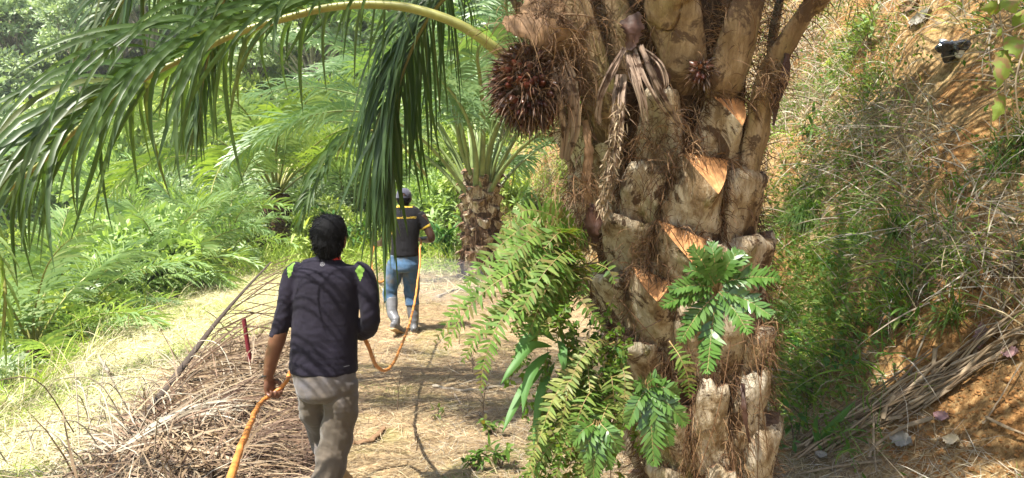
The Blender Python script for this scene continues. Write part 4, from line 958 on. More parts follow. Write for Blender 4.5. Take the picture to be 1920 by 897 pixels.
def patch_faces(c):
    px, py, _ = project(c); m = np.zeros(len(c), int)
    def inside(poly):
        r = np.ones(len(c), bool); k = len(poly); ar = sum(poly[i][0] * poly[(i + 1) % k][1] - poly[(i + 1) % k][0] * poly[i][1] for i in range(k))
        for i in range(k):
            (x0, y0), (x1, y1) = poly[i], poly[(i + 1) % k]
            r &= ((x1 - x0) * (py - y0) - (y1 - y0) * (px - x0)) * np.sign(ar) > 0
        return r
    back = c[:, 1] < D1 + .06
    m[inside([(538, 502), (552, 492), (556, 506), (545, 517), (541, 529)]) & back] = 1
    m[inside([(666, 507), (674, 497), (686, 506), (680, 518), (677, 532)]) & back] = 1
    return m
def wr1(v):
    px, py, _ = project(v); arm = np.where((px < 548) | (px > 678), 1, 0)
    return arm * (.0012 * np.sin(py * .33 + px * .2) * smooth(520, 600, py)) + (1 - arm) * .002 * np.sin(px * .13 + py * .03) * smooth(520, 690, py)
so, sv, sq = cloth('shirt', sh, [M['shirt_a'], M['patch']], m1, .0056, 14, .0028, (7, 7, 4), 2, faces=patch_faces, extra=wr1)
col = MB(); cz = Q(617, 484); tube(col, [cz + [0, 0, -.012], cz + [0, 0, .006]], [.0605, .058], [.066, .062], n=24, ref=(0, 1, 0)); part('collar', col, M['red'], m1)
# little emblem at the nape: ring with bars, and the tag on the hem
em = []; ef = []
def quad2(x0, y0, x1, y1):
    k = len(em); em.extend([(x0, y0), (x1, y0), (x1, y1), (x0, y1)]); ef.append((k, k + 1, k + 2, k + 3))
for i in range(8):
    a = i * math.pi / 4; cx_, cy_ = .0085 * math.cos(a) * 1.15, .0085 * math.sin(a); quad2(cx_ - .0022, cy_ - .0016, cx_ + .0022, cy_ + .0016)
quad2(-.0035, -.004, -.0018, .004); quad2(.0018, -.004, .0035, .004); quad2(-.0018, -.0008, .0018, .0008)
ec = Q(612, 491); lay_on(m1, em, ef, (sv, sq), ec[0], ec[2] - .004, M['print_grey'], 'emblem', 3.2)
em = []; ef = []; [quad2(-.012 + i * .005, -.002, -.009 + i * .005, .002) for i in range(5)]
ec = Q(656, 680); lay_on(m1, em, ef, (sv, sq), ec[0], ec[2], M['print_grey'], 'hem_tag', 3.2)
tr = MB()
rows_tube(tr, [R1(684, 607, 57, .112), R1(700, 608, 58, .116), R1(720, 610, 56, .12), R1(738, 611, 50, .115), R1(748, 612, 40, .09)], n=40)
limb(tr, [Q(585, 715, .02), Q(589, 750, .07), Q(596, 790, .15), Q(606, 822, .22), Q(620, 850, .14), Q(634, 872, .07)], [.09, .086, .072, .07, .064, .056])
limb(tr, [Q(637, 715, 0), Q(638, 755, .0), Q(634, 800, .02), Q(624, 850, .0), Q(612, 900, -.05), np.array([Q(600, 960, -.1)[0], D1 - .1, g1 + .07])], [.092, .091, .086, .08, .078, .076])
def wr2(v):
    px, py, _ = project(v); return .006 * np.sin((py * .11 - px * .06)) * smooth(730, 760, py) + .005 * np.exp(-((py - 745 + (px - 640) * .35) / 5) ** 2) * -1 + .004 * np.sin(py * .3 + px * .25) * smooth(890, 950, py)
cloth('trousers', tr, M['trousers_a'], m1, .007, 4, .007, (8, 8, 4), 9, extra=wr2)
s_ = MB(); shoe(s_, rk[-1] + [0, 0, -.0], (.05, 1, 0)); part('shoe', s_, M['shoe'], m1)
s_ = MB(); shoe(s_, Q(638, 876, .10), (.25, .75, -.6), (0, .6, .8)); part('shoe', s_, M['shoe'], m1)
wb = MB(); a = np.linspace(0, 2 * math.pi, 25); bc = lw + np.array([-.002, 0, .016]); ring = np.stack([bc[0] + .031 * np.cos(a), bc[1] + .028 * np.sin(a), bc[2] + .010 * np.cos(a)], -1); tube(wb, ring, .0035, n=7, cap=False); part('bracelet', wb, M['band'], m1)
hm = MB(); 
for dx, dy_, dz, ra, rb_, rh in [(0, -.012, .155, .091, .104, .092), (0, -.03, .10, .078, .083, .07), (0, -.042, .055, .056, .05, .05), (-.03, .02, .19, .05, .07, .05), (.02, .01, .2, .055, .07, .045)]:
    rows_tube(hm, [(hx + dx, hy + dy_, z0 + dz + k * rh, ra * math.sqrt(max(1e-3, 1 - k * k)), rb_ * math.sqrt(max(1e-3, 1 - k * k))) for k in (-1, -.92, -.7, -.35, 0, .35, .7, .92, 1)], n=26)
v, nn, q = remesh(hm, .006, 4); keep = v[:, 1]; fr_ = (v[:, 1] > hy + .05) & (v[:, 2] < z0 + .165)
v[fr_, 1] = hy + .05 + (v[fr_, 1] - hy - .05) * .15; v = v + nn * (.0015 * noise3(v, 35, 1) + .001 * noise3(v, 110, 2))[:, None]
hb = MB().add(v, q); idx = np.random.default_rng(2).choice(len(v), 3400); ok = ~((v[idx, 1] > hy + .045) & (v[idx, 2] < z0 + .17)); idx = idx[ok]
dd = nn[idx] * .12 + np.array([-.15, 0, -.7]) + np.random.default_rng(3).normal(0, .26, (len(idx), 3)); tp_ = v[idx, 2] > z0 + .19; dd[tp_] = nn[idx][tp_] * .15 + np.random.default_rng(4).normal(0, .35, (tp_.sum(), 3)) + [-.5, .5, .0]
ribbons(hb, v[idx] - nn[idx] * .002, dd, np.random.default_rng(5).uniform(.012, .034, len(idx)), .0028, .3, 3, side=np.random.default_rng(6).normal(0, 1, (len(idx), 3)), prof='grass')
ribbons(hb, np.array([[hx - .088, hy, z0 + .175]] * 40 + [[hx - .02, hy, z0 + .236]] * 36) + np.random.default_rng(7).normal(0, .007, (76, 3)), np.array([[-1, -.1, .15]] * 40 + [[-.5, 0, 1]] * 36) + np.random.default_rng(8).normal(0, .25, (76, 3)), .03, .004, .2, 3, prof='grass')
part('hair', hb, M['hair'], m1)

# ---------------- farther man
D2 = 8.5; S2 = 1.0 / 161.3
def Q2(px, py, dy=0.): return P(px, py, D2 + dy)
g2 = ground_at(*P(760, 620, 8.5)[:2])
m2 = thing('person', 'person in black T-shirt with yellow cuffs, blue jeans and rubber boots, farther along the path', 'person', (float(Q2(760, 600)[0]), D2, g2))
def R2(py, cx, hw, hd, dy=0.): p = Q2(cx, py, dy); return (p[0], p[1], p[2], hw * S2, hd)
hx2, hy2 = float(Q2(757, 370)[0]), D2 + .02; ht2 = float(Q2(757, 354)[2]); b2 = MB(); z02 = head(b2, hx2, hy2, ht2)
rows_tube(b2, [R2(378, 757, 9, .055), R2(388, 757, 9.5, .058), R2(393, 757, 13, .065), R2(399, 760, 25, .08), R2(410, 760, 28, .095), R2(430, 760, 27, .105), R2(455, 760, 24, .1), R2(480, 759, 24, .1), R2(498, 757, 23, .1), R2(504, 757, 18, .08)])
lw2 = Q2(705, 457, .32); rw2 = Q2(784, 449, .26)
limb(b2, [Q2(735, 405), Q2(727, 430, .0), Q2(720, 452, .03), Q2(714, 456, .15), lw2], [.055, .048, .045, .042, .028])
limb(b2, [Q2(790, 404), Q2(800, 425, .0), Q2(809, 446, .0), Q2(800, 449, .1), rw2], [.055, .05, .047, .044, .028])
fg2 = ground_at(*Q2(745, 615)[:2]); la = Q2(742, 607, -.12); ra = Q2(777, 612, .06); ra[2] = ground_at(ra[0], ra[1]) + .10; la[2] = max(la[2], ground_at(la[0], la[1]) + .16)
L2 = [Q2(744, 492, 0), Q2(737, 520, .04), Q2(731, 548, .06), Q2(735, 580, -.02), la]; G2 = [Q2(769, 492, 0), Q2(771, 520, .05), Q2(772, 548, .1), Q2(774, 580, .09), ra]
limb(b2, L2, [.09, .078, .058, .052, .036]); limb(b2, G2, [.09, .078, .058, .052, .036])
h3 = hand(b2, lw2, (-.35, .9, .05), (.2, .1, -1), (1, .3, 0), (48, 78, 55)); hand(b2, rw2, (-.95, .25, .05), (0, .3, -1), (.2, .9, 0), (48, 78, 55))
v, nn, q = remesh(b2, .008, 3); part('body', MB().add(v, q), M['skin_b'], m2); eyes(m2, hx2, hy2, z02)
sh = MB(); rows_tube(sh, [R2(386, 757, 10.5, .064), R2(389, 757, 14, .07), R2(393, 758, 21, .08), R2(398, 759, 28, .092), R2(408, 760, 31, .11), R2(425, 760, 29.5, .12), R2(450, 760, 26, .115), R2(470, 759.5, 26, .115), R2(478, 759, 26.5, .12), R2(480, 759, 25, .115)], n=44)
limb(sh, [Q2(737, 402), Q2(731, 416, 0), Q2(726, 430, .0)], [.062, .062, .058]); limb(sh, [Q2(785, 402), Q2(793, 414, 0), Q2(800, 428, .0)], [.062, .062, .060])
def cuff(c):
    px, py, _ = project(c); m = np.zeros(len(c), int)
    e = (px - 785) * .55 + (py - 402) * .83; m[(e > 25.6) & (px > 787)] = 1
    e = (737 - px) * .4 + (py - 402) * .9; m[(e > 26.5) & (px < 735) & (py < 440)] = 1; m[(py < 389.2) & (np.abs(px - 757) < 16)] = 1
    return m
so2, sv2, sq2 = cloth('t_shirt', sh, [M['shirt_b'], M['yellow']], m2, .0085, 6, .006, (6, 6, 3.5), 4, faces=cuff)
tc = Q2(759, 409.5); text_on(m2, 'WesternUnionWU', (sv2, sq2), tc[0] - .002, tc[2], .037, M['yellow'], 'back_print', 8.0)
tr = MB(); rows_tube(tr, [R2(474, 759, 25, .11), R2(484, 758, 26.5, .12), R2(495, 757, 28, .13), R2(505, 757, 25, .12), R2(509, 757, 19, .09)], n=36)
limb(tr, [L2[0], L2[1], L2[2], Q2(733, 566, .02)], [.105, .095, .082, .08]); limb(tr, [G2[0], G2[1], G2[2], Q2(774, 572, .09)], [.105, .097, .085, .078])
cloth('jeans', tr, M['jeans'], m2, .009, 4, .010, (7, 7, 6), 12)
for (p0_, p1_, an, td, up_) in ((Q2(733, 560, .03), Q2(736, 585, -.03), la, (.3, .85, -.42), (0, .45, .9)), (Q2(773.5, 570, .095), Q2(775, 592, .08), ra, (-.05, 1, 0), (0, 0, 1))):
    bt = MB(); limb(bt, [p0_, p1_, an + [0, 0, .02], an - [0, 0, .02]], [.076, .066, .052, .05]); shoe(bt, an, td, up_, .29, .05, .10)
    v, nn, q = remesh(bt, .009, 3); v = v + nn * (.005 * noise3(v * [1, 1, 2], 14, 3))[:, None]; bo = part('rubber_boot', MB().add(v, q), M['rubber'], m2)
    so_ = MB(); t_ = nrm(np.array(td, float)); u_ = np.array(up_, float); u_ = nrm(u_ - t_ * (u_ @ t_))
    tube(so_, [an - u_ * .098 + t_ * k for k in (-.088, -.05, .05, .13, .19, .215)], [.035, .05, .046, .055, .045, .02], .010, n=14, ref=u_); part('sole', so_, M['sole'], bo)
# grey cap worn backwards with its strap opening
cp = MB(); rr_ = []
th = np.linspace(0, math.pi / 2, 14); ph = np.linspace(0, 2 * math.pi, 48, endpoint=False); cc0 = np.array((hx2, hy2 - .004, z02 + .142))
for i, t_ in enumerate(th):
    rr_.append(cc0 + np.stack([.090 * math.cos(t_) ** .8 * np.cos(ph) if t_ < 1.57 else 0 * ph, .108 * math.cos(t_) ** .8 * np.sin(ph) if t_ < 1.57 else 0 * ph, np.full(48, .102 * math.sin(t_))], -1))
g = np.array(rr_); f = grid_faces(14, 48, True); c = g.reshape(-1, 3)[f].mean(1)
hole = ((c[:, 0] - hx2 - .012) / .030) ** 2 + ((c[:, 2] - z02 - .155) / .030) ** 2 < 1; hole &= (c[:, 1] < hy2) & (c[:, 2] > z02 + .158)
cp.add(g, f[~hole]); cp.add(g * 1 + (g - cc0) * -.04, f[~hole][:, ::-1])
cp.add(np.array([cc0 + [.091 * math.cos(a_), .109 * math.sin(a_), z_] for z_ in (-.014, .012) for a_ in np.linspace(0, 2 * math.pi, 40, endpoint=False)]), grid_faces(2, 40, True))
co = part('cap', cp, M['cap'], m2)
br = MB(); g = np.array([[cc0 + [.085 * q_ * (1 - .25 * s), .10 + .085 * s * math.sqrt(max(0, 1 - .55 * q_ * q_)) - .02 * q_ * q_, -.004 - .03 * s - .02 * q_ * q_] for q_ in np.linspace(-1, 1, 15)] for s in np.linspace(0, 1, 6)])
br.add(g, grid_faces(6, 15)); br.add(g - [0, 0, .005], grid_faces(6, 15)[:, ::-1]); part('brim', br, M['cap'], co)
hr = MB(); 
for dz, ra_, rb_, rh, dy_ in [(.12, .082, .092, .07, -.012), (.075, .066, .06, .045, -.035)]:
    rows_tube(hr, [(hx2, hy2 + dy_, z02 + dz + k * rh, ra_ * math.sqrt(max(1e-3, 1 - k * k)), rb_ * math.sqrt(max(1e-3, 1 - k * k))) for k in (-1, -.9, -.5, 0, .5, .9, 1)], n=22)
part('hair', hr, M['hair'], m2)

# ---------------- the orange hose through both men's hands
M['hose'] = plain('hose_orange', (.50, .19, .045), .5, .35, .4, 14, .3)
hp = [P(380, 1100, 1.15), P(405, 975, 1.5), P(436, 885, 1.95), P(455, 830, 2.45), P(478, 775, 3.1), h1 + (-.05, -.04, -.03), h1, h1 + (.05, .05, .05), Q(548, 694, .2), Q(578, 668, .40), Q(630, 634, .42), h2, Q(678, 628, .26), Q(690, 646, .35), P(700, 676, 4.4), P(715, 694, 4.9), P(733, 688, 5.5), P(752, 650, 6.3), P(770, 598, 7.2), P(781, 545, 7.95), P(786.5, 500, 8.3), P(787, 470, 8.42), P(789, 452, 8.55), P(780, 447, 8.75), P(750, 449, 8.85), P(715, 456, 8.92), h3, P(699, 470, 8.8), P(697, 492, 8.7), P(701, 519, 8.62), P(712, 529, 8.6), P(722, 524, 8.66), P(733, 508, 8.78), P(745, 500, 8.85)]
hs = MB(); hc = catmull(hp, 420); hc = hc + .004 * np.stack([noise3(hc, 9, 1), noise3(hc, 9, 2), noise3(hc, 9, 3)], -1); tube(hs, hc, .0115 * (1 + .05 * noise3(hc, 25, 4)), n=14)
solo('hose', hs, M['hose'], 'orange rubber hose running through the hands of both men', 'hose')
# ------------------------------------------------------------------ ferns and other plants growing on the big trunk
def fern_frond(parent, pts, L, nl, w, mat, seed, both=(-1, 1), up=(-.25, -.8, .55), ang=(82, 60), Lend=.15, droop=.35, pet=.12, prof='pinna', rm='rachis_brown', name='frond', nseg=4, r0=.0028):
    rb, lm = frond([P(*q) for q in pts], L, nl, w, r0, .0008, pet=pet, droop=droop, nseg=nseg, fold=0, up=up, seed=seed, lift=.0, ang0=ang[0], ang1=ang[1], both=both, Lend=Lend, wind=.12, prof=prof, flat=True)
    mb = MB(); mb.add(rb.arrays(), np.vstack([f for f, m in rb.f if f.shape[1] == 4]) if 1 else 0, 0)
    base = mb.n
    for v_, (f_, m_) in zip(lm.v, lm.f): pass
    n0 = 0; v = lm.arrays(); f = np.vstack([f for f, m in lm.f]); mb.add(v, f, 1)
    return part(name, mb, [M[rm], M[mat]], parent)
def small_rank(*a): pass
fx = thing('fern', 'arching sword fern spreading left from the big trunk, uppermost of its ferns', 'fern', tuple(P(1100, 500, 2.95)))
FF = [
 ([(1112, 478, 2.98), (1040, 455, 2.85), (960, 490, 2.78), (880, 552, 2.74), (816, 640, 2.74)], .085, 34),
 ([(1090, 445, 2.98), (1035, 405, 2.9), (985, 395, 2.85), (945, 425, 2.85)], .065, 24),
 ([(1100, 505, 2.98), (1020, 492, 2.8), (930, 530, 2.7), (865, 595, 2.68), (835, 655, 2.7)], .075, 34),
 ([(1095, 525, 2.98), (1005, 540, 2.75), (940, 600, 2.66), (908, 680, 2.64), (902, 735, 2.66)], .07, 36),
 ([(1100, 470, 3.0), (1060, 435, 2.9), (1010, 440, 2.8), (960, 480, 2.75), (925, 530, 2.75)], .075, 30),
 ([(1075, 470, 3.0), (1010, 470, 2.9), (985, 520, 2.85), (975, 590, 2.84)], .07, 26),
 ([(1095, 540, 2.95), (1030, 570, 2.8), (985, 640, 2.75), (965, 700, 2.75)], .06, 30),
 ([(1060, 450, 3.05), (1000, 420, 3.0), (950, 450, 3.0), (900, 500, 3.0), (870, 540, 3.0)], .075, 28),
 ([(1100, 500, 2.98), (1070, 470, 2.8), (1030, 500, 2.7), (990, 560, 2.66), (960, 625, 2.66)], .07, 30),
 ([(1090, 520, 3.0), (1040, 520, 2.9), (960, 570, 2.85), (900, 620, 2.85), (868, 680, 2.85)], .07, 32),
 ([(1060, 530, 2.92), (1085, 560, 2.78), (1110, 590, 2.76), (1132, 616, 2.78)], .05, 14),
 ([(1120, 495, 2.9), (1140, 505, 2.8), (1155, 530, 2.78)], .045, 9),
 ([(1080, 430, 3.0), (1050, 400, 2.95), (1020, 375, 2.95)], .05, 14),
 ([(1070, 400, 3.05), (1020, 400, 3.0), (985, 430, 3.0), (940, 460, 3.02)], .06, 22),
]
for i, (p, L, n) in enumerate(FF): fern_frond(fx, p, L * .82, int(n * 1.3), .0145, 'fern', 100 + i)
fr_ = np.random.default_rng(31)
for i in range(30):
    x0, y0 = fr_.uniform(1050, 1120), fr_.uniform(430, 560); a = fr_.uniform(1.7, 3.4); l = fr_.uniform(70, 170)
    x1, y1 = x0 + math.cos(a) * l * .5, y0 - abs(math.sin(a)) * l * .1; x2, y2 = x0 + math.cos(a) * l, y0 + l * fr_.uniform(.2, .8)
    fern_frond(fx, [(x0, y0, 3.02), (x1, y1, 2.95 - fr_.uniform(0, .2)), (x2, y2, 2.95 - fr_.uniform(0, .25))], .06, int(l / 5), .0145, 'fern', 130 + i)
fy = thing('fern', 'yellowing sword fern trailing down the lower left of the big trunk', 'fern', tuple(P(1140, 660, 2.95)))
for i, (p, L, n) in enumerate([
 ([(1152, 642, 2.85), (1100, 665, 2.75), (1045, 735, 2.7), (1015, 810, 2.68), (990, 885, 2.68)], .055, 38),
 ([(1150, 650, 2.85), (1120, 640, 2.75), (1080, 690, 2.7), (1060, 760, 2.68), (1050, 820, 2.7)], .045, 30),
 ([(1140, 690, 2.9), (1090, 745, 2.75), (1062, 820, 2.7), (1040, 905, 2.7)], .055, 34),
 ([(1150, 720, 2.9), (1130, 770, 2.72), (1105, 840, 2.7), (1080, 930, 2.7)], .05, 32),
 ([(1130, 740, 2.9), (1080, 790, 2.8), (1020, 850, 2.75), (975, 930, 2.75)], .06, 34),
 ([(1255, 640, 2.86), (1275, 670, 2.78), (1290, 710, 2.78), (1292, 745, 2.8)], .05, 14),
 ([(1150, 660, 2.88), (1170, 700, 2.75), (1170, 760, 2.72), (1160, 820, 2.74)], .04, 24)]): fern_frond(fy, p, L * .9, int(n * 1.2), .0125, 'fern_yellow' if i in (0, 1, 3, 6) else 'fern', 160 + i)
for i in range(20):
    x0, y0 = fr_.uniform(1060, 1170), fr_.uniform(640, 840); l = fr_.uniform(70, 190); sx = fr_.uniform(-.8, .2)
    fern_frond(fy, [(x0, y0, 2.98), (x0 + sx * l * .5, y0 + .2 * l, 2.85 - fr_.uniform(0, .2)), (x0 + sx * l, y0 + l * .9, 2.85 - fr_.uniform(0, .2))], fr_.uniform(.04, .06), int(l / 5), .012, fr_.choice(['fern', 'fern', 'fern_yellow']), 180 + i)
# glossy ferns with toothed, tapering divisions
def gloss_fern(label, root, tips, seed, depth=2.62, wid=.032):
    t = thing('fern', label, 'fern', tuple(P(*root)))
    st = MB()
    for i, (jx, jy, tx, ty, td) in enumerate(tips):
        # each division carries short overlapping lobes that taper evenly to its tip
        mx, my = (jx + tx) / 2, (jy + ty) / 2 - 6; Ld = math.hypot(tx - jx, ty - jy) * depth / F
        n = int(12 + Ld * 90)
        fern_frond(t, [(jx, jy, depth), (mx, my, depth - .03), (tx, ty, td)], wid + Ld * .12, n, .016, 'fern_gloss', seed + i, ang=(58, 36), Lend=.12, pet=.02, droop=.2, prof='leaf', nseg=4, r0=.002)
        tube(st, [P(root[0], root[1], root[2]), P((root[0] + jx) / 2, (root[1] + jy) / 2 - 8, depth + .06), P(jx, jy, depth)], .0018, n=6)
    part('stem', st, M['rachis_brown'], t); return t
gloss_fern('glossy dark green toothed fern in front of the middle of the big trunk', (1345, 560, 2.85), [
 (1340, 535, 1296, 464, 2.6), (1345, 530, 1334, 456, 2.62), (1352, 530, 1460, 522, 2.5), (1352, 545, 1446, 592, 2.52), (1348, 548, 1404, 625, 2.5),
 (1342, 560, 1326, 700, 2.48), (1338, 555, 1276, 640, 2.52), (1335, 545, 1240, 575, 2.55), (1335, 538, 1256, 545, 2.58), (1336, 530, 1285, 505, 2.6), (1348, 525, 1400, 480, 2.6), (1350, 528, 1385, 470, 2.62)], 300)
gloss_fern('glossy toothed fern hanging low on the big trunk, under the middle one', (1210, 720, 2.88), [
 (1215, 725, 1226, 872, 2.58), (1222, 735, 1286, 795, 2.6), (1222, 725, 1272, 742, 2.62), (1212, 730, 1178, 795, 2.6), (1210, 722, 1192, 728, 2.62), (1218, 728, 1255, 835, 2.6), (1214, 720, 1240, 712, 2.64)], 330)
gloss_fern('smaller toothed fern at the bottom left foot of the big trunk', (1120, 790, 2.9), [
 (1122, 800, 1140, 880, 2.6), (1118, 798, 1095, 860, 2.6), (1126, 795, 1162, 845, 2.6), (1112, 795, 1075, 830, 2.62), (1118, 800, 1112, 905, 2.6)], 350)
# strap-leaved plant
def broad_plant(name, label, root, leaves, mat='broad_leaf', cat='plant', wmul=1.0):
    t = thing(name, label, cat, tuple(np.array(root, float)))
    for i, (pts, w) in enumerate(leaves):
        c = catmull(pts, 16); tt = nrm(np.gradient(c, axis=0)); s = nrm(np.cross(tt, [0.25, 1, -.15])); n = np.cross(s, tt)
        ww = np.interp(np.linspace(0, 1, 16), [0, .12, .35, .75, 1], [.08, .6, 1, .6, .03])[:, None] * w * wmul
        g = np.stack([c + s * ww * q + n * (abs(q) * ww * .35 + .06 * w * math.sin(9 * q) ) for q in (-1, -.55, 0, .55, 1)], 1)
        part('leaf', MB().add(g, grid_faces(16, 5)), M[mat], t)
    return t
broad_plant('strap_leaf_plant', 'plant with broad hanging strap leaves left of the big trunk', P(1030, 660, 2.85), [
 ([P(1035, 650, 2.85), P(995, 650, 2.7), P(960, 690, 2.62), (P(938, 722, 2.6))], .019), ([P(1030, 660, 2.85), P(1000, 690, 2.7), P(985, 730, 2.65), P(980, 775, 2.62)], .022),
 ([P(1020, 690, 2.85), P(985, 725, 2.7), P(960, 770, 2.64), P(942, 812, 2.6)], .020), ([P(1045, 640, 2.88), P(1052, 655, 2.75), P(1055, 675, 2.72), P(1060, 700, 2.72)], .022),
 ([P(1040, 640, 2.85), P(1010, 620, 2.75), P(975, 650, 2.7), P(968, 690, 2.7)], .02), ([P(1040, 680, 2.88), P(1015, 730, 2.74), P(1005, 790, 2.7), P(1000, 840, 2.68)], .018),
 ([P(1150, 650, 2.9), P(1165, 665, 2.8), P(1170, 690, 2.78), P(1160, 720, 2.78)], .014)])
# tiny-leaved creeper round the foot of the trunk
cp_ = thing('creeper', 'small-leaved creeper covering the left foot of the big trunk', 'creeper', tuple(P(1100, 800, 2.9)))
st = MB(); lf = MB(); r_ = np.random.default_rng(60)
for i in range(46):
    x0, y0 = r_.uniform(1000, 1190), r_.uniform(540, 800); L = r_.uniform(60, 230); sx = r_.normal(-.1, .35); dd = 3.02 - .15 * r_.random()
    c = catmull([P(x0, y0, dd), P(x0 + sx * L * .4 + r_.normal(0, 12), y0 + L * .45, dd - r_.uniform(0, .2)), P(x0 + sx * L, y0 + L, dd - r_.uniform(0, .25))], 26)
    tube(st, c, .0012, n=4, cap=False); k = np.repeat(np.arange(3, 26), 3); n = len(k)
    leaf_quads(lf, c[k] + r_.normal(0, .006, (n, 3)), r_.normal(0, 1, (n, 3)) + [-.2, -.6, -.2], r_.uniform(.018, .042, n), r_.uniform(.012, .024, n), r_)
part('stem', st, M['twig_dark'], cp_); part('foliage', lf, M['fern'], cp_)
# roots and thin vines hanging on the trunk
vn = MB()
for x0, y0, x1, y1 in [(1155, 640, 1145, 900), (1370, 640, 1305, 900), (1330, 620, 1300, 760), (1240, 600, 1110, 690), (1320, 520, 1330, 640), (1160, 560, 1230, 640), (1400, 580, 1440, 850), (1290, 480, 1250, 420), (1165, 480, 1110, 560), (1435, 620, 1420, 900)]:
    c = catmull([P(x0, y0, 2.9), P((x0 + x1) / 2 + rng.normal(0, 14), (y0 + y1) / 2, 2.84), P(x1, y1, 2.86)], 20); tube(vn, c, .0018, n=5)
part('hanging_root', vn, M['fibre'], t1)
# ------------------------------------------------------------------ litter, grasses and everything lying about
lr = np.random.default_rng(99)
def gz(p): return height(p[..., 0], p[..., 1])
def slope_n(x, y):
    e = .12; a = (height(x + e, y) - height(x - e, y)) / (2 * e); b = (height(x, y + e) - height(x, y - e)) / (2 * e)
    return nrm(np.stack([-a, -b, np.ones_like(a)], -1))
def heapline(y): return interp(y, [0, 3, 4.3, 10.5, 16], [-1.0, -1.75, -2.45, -3.45, -4.3])
def flat_dirs(n, r, up=.12): d = r.normal(0, 1, (n, 3)); d[:, 2] = np.abs(r.normal(0, up, n)); return nrm(d)
# straw lying on the path
def straw(name, n, y0, y1, xl, xr, L, w, mat, label, up=.12, pw=1.5, zoff=.008, droop=.15, accept=None, heap=None, bias=None):
    y = y0 + (y1 - y0) * lr.random(n) ** pw; a, b = xl(y), xr(y); x = a + (b - a) * lr.random(n)
    if accept is not None: k = accept(x, y); x, y = x[k], y[k]; n = len(x)
    z = height(x, y) + zoff * lr.random(n) * 2 + (heap(x, y) * lr.random(n) if heap is not None else 0)
    d = flat_dirs(n, lr, up)
    if bias is not None: d = nrm(d + np.array(bias) * lr.random((n, 1)))
    nn = slope_n(x, y); d = d - nn * (np.sum(d * nn, -1) * .85 - np.abs(d[:, 2]) * .3)[:, None]
    mb = MB(); ribbons(mb, np.stack([x, y, z + .004], -1), d, lr.uniform(L[0], L[1], n), lr.uniform(w[0], w[1], n), droop, 3, side=np.cross(d, nn) + lr.normal(0, .25, (n, 3)), prof='grass', curl=lr.normal(0, .35, (n, 3)) * [1, 1, .35])
    return solo(name, mb, M[mat], label, kind='stuff')
inside = lambda y: toe(y) + .3
straw('straw_litter', 60000, 2.6, 17, lambda y: heapline(y) - .1 + .8 * smooth(6, 9, y), inside, (.04, .19), (.002, .005), 'straw', 'dry straw and leaf fragments covering the earth path')
straw('dry_grass', 22000, 3.0, 15, lambda y: heapline(y) - .1 + .8 * smooth(6, 9, y), inside, (.06, .30), (.002, .004), 'dry_dark', 'dark withered grass and twigs lying on the path', up=.25, accept=lambda x, y: vnoise(x * 1.3, y * .9) + vnoise(x * 4, y * 3) * .5 > -.05)
straw('dry_grass', 13000, 3.0, 12, lambda y: heapline(y) - .1 + .8 * smooth(6, 9, y), inside, (.08, .28), (.002, .0045), 'dry_grey', 'grey dead grass matted on the path', up=.2, accept=lambda x, y: vnoise(x * 1.1 + 8, y * .8) > -.1)
straw('moss_grass', 9000, 2.9, 6.5, lambda y: heapline(y) + .9, inside, (.02, .08), (.002, .005), 'grass', 'short green moss and grass on the near path', up=.5, accept=lambda x, y: (vnoise(x * 1.4 + 2, y * 1.4) > .0))
# the heap of withered fronds left of the path
hp_h = lambda x, y: .19 * np.exp(-((x - heapline(y) - .35) / .5) ** 2) * smooth(2.5, 4.5, y) * smooth(10, 6.5, y)
straw('frond_litter', 15000, 3.0, 7.6, lambda y: heapline(y) - .08, lambda y: heapline(y) + 1.2, (.10, .42), (.005, .015), 'dry_dark', 'heap of dark withered palm leaflets left of the nearer man', up=.35, heap=hp_h, bias=(.9, -.5, -.1), droop=.5)
straw('frond_litter', 6500, 3.0, 7.8, lambda y: heapline(y) - .2, lambda y: heapline(y) + .8, (.25, .7), (.007, .017), 'dry_leaf', 'tan withered leaflets on top of the heap', up=.3, heap=lambda x, y: hp_h(x, y) * 1.15, bias=(1.6, -.9, -.1), droop=.6)
straw('frond_litter', 1300, 3.2, 7.5, lambda y: heapline(y) - .4, lambda y: heapline(y) + .7, (.2, .6), (.004, .009), 'dry_grey', 'pale grey curled stems sticking out of the heap', up=.9, heap=hp_h, droop=1.0)
M['rib_dark'] = plain('rib_dark', (.06, .045, .035), .8, .2, .4, 30, .4)
# dead fronds: rachis with stripped or withered leaflets
def dead_frond(label, pts, Lf, nl, wl, seed, both=(1,), mat='dry_leaf', r0=.018, ang=(62, 40), droop=.35, up=(0, 0, 1), rm='twig_dark', gap=.05, wind=.5):
    t = thing('dead_frond', label, 'dead frond', tuple(np.array(pts[0], float)))
    rb, lm = frond(pts, Lf, nl, wl, r0, .012 if r0 > .03 else .004, pet=.03, droop=droop, nseg=5, fold=.3, up=up, seed=seed, lift=.0, ang0=ang[0], ang1=ang[1], both=both, Lend=.5, wind=wind, gap=gap)
    part('rachis', rb, M[rm], t); part('leaflets', lm, M[mat], t)
bp_ = [P(150, 930, 4.0), P(235, 830, 4.6), P(330, 705, 5.6), P(400, 612, 7.0), P(455, 548, 8.6), P(508, 492, 10.4)]
dead_frond('long fallen frond, its bare stem slanting from the heap up to the bushes', bp_, 1.0, 54, .014, 401, both=(1,), mat='dry_dark', r0=.042, ang=(52, 46), droop=.18, wind=.12, gap=.1, rm='rib_dark')
dead_frond('long fallen frond, its bare stem slanting from the heap up to the bushes', [p + [0.05, 0, -.03] for p in bp_[:4]], .8, 50, .014, 402, both=(1,), mat='dry_leaf', r0=.015, droop=.5)
for o in [o for o in SC.objects if o.get('label', '').startswith('long fallen')][1:]:
    o['label'] = 'withered frond pressed under the long fallen one'
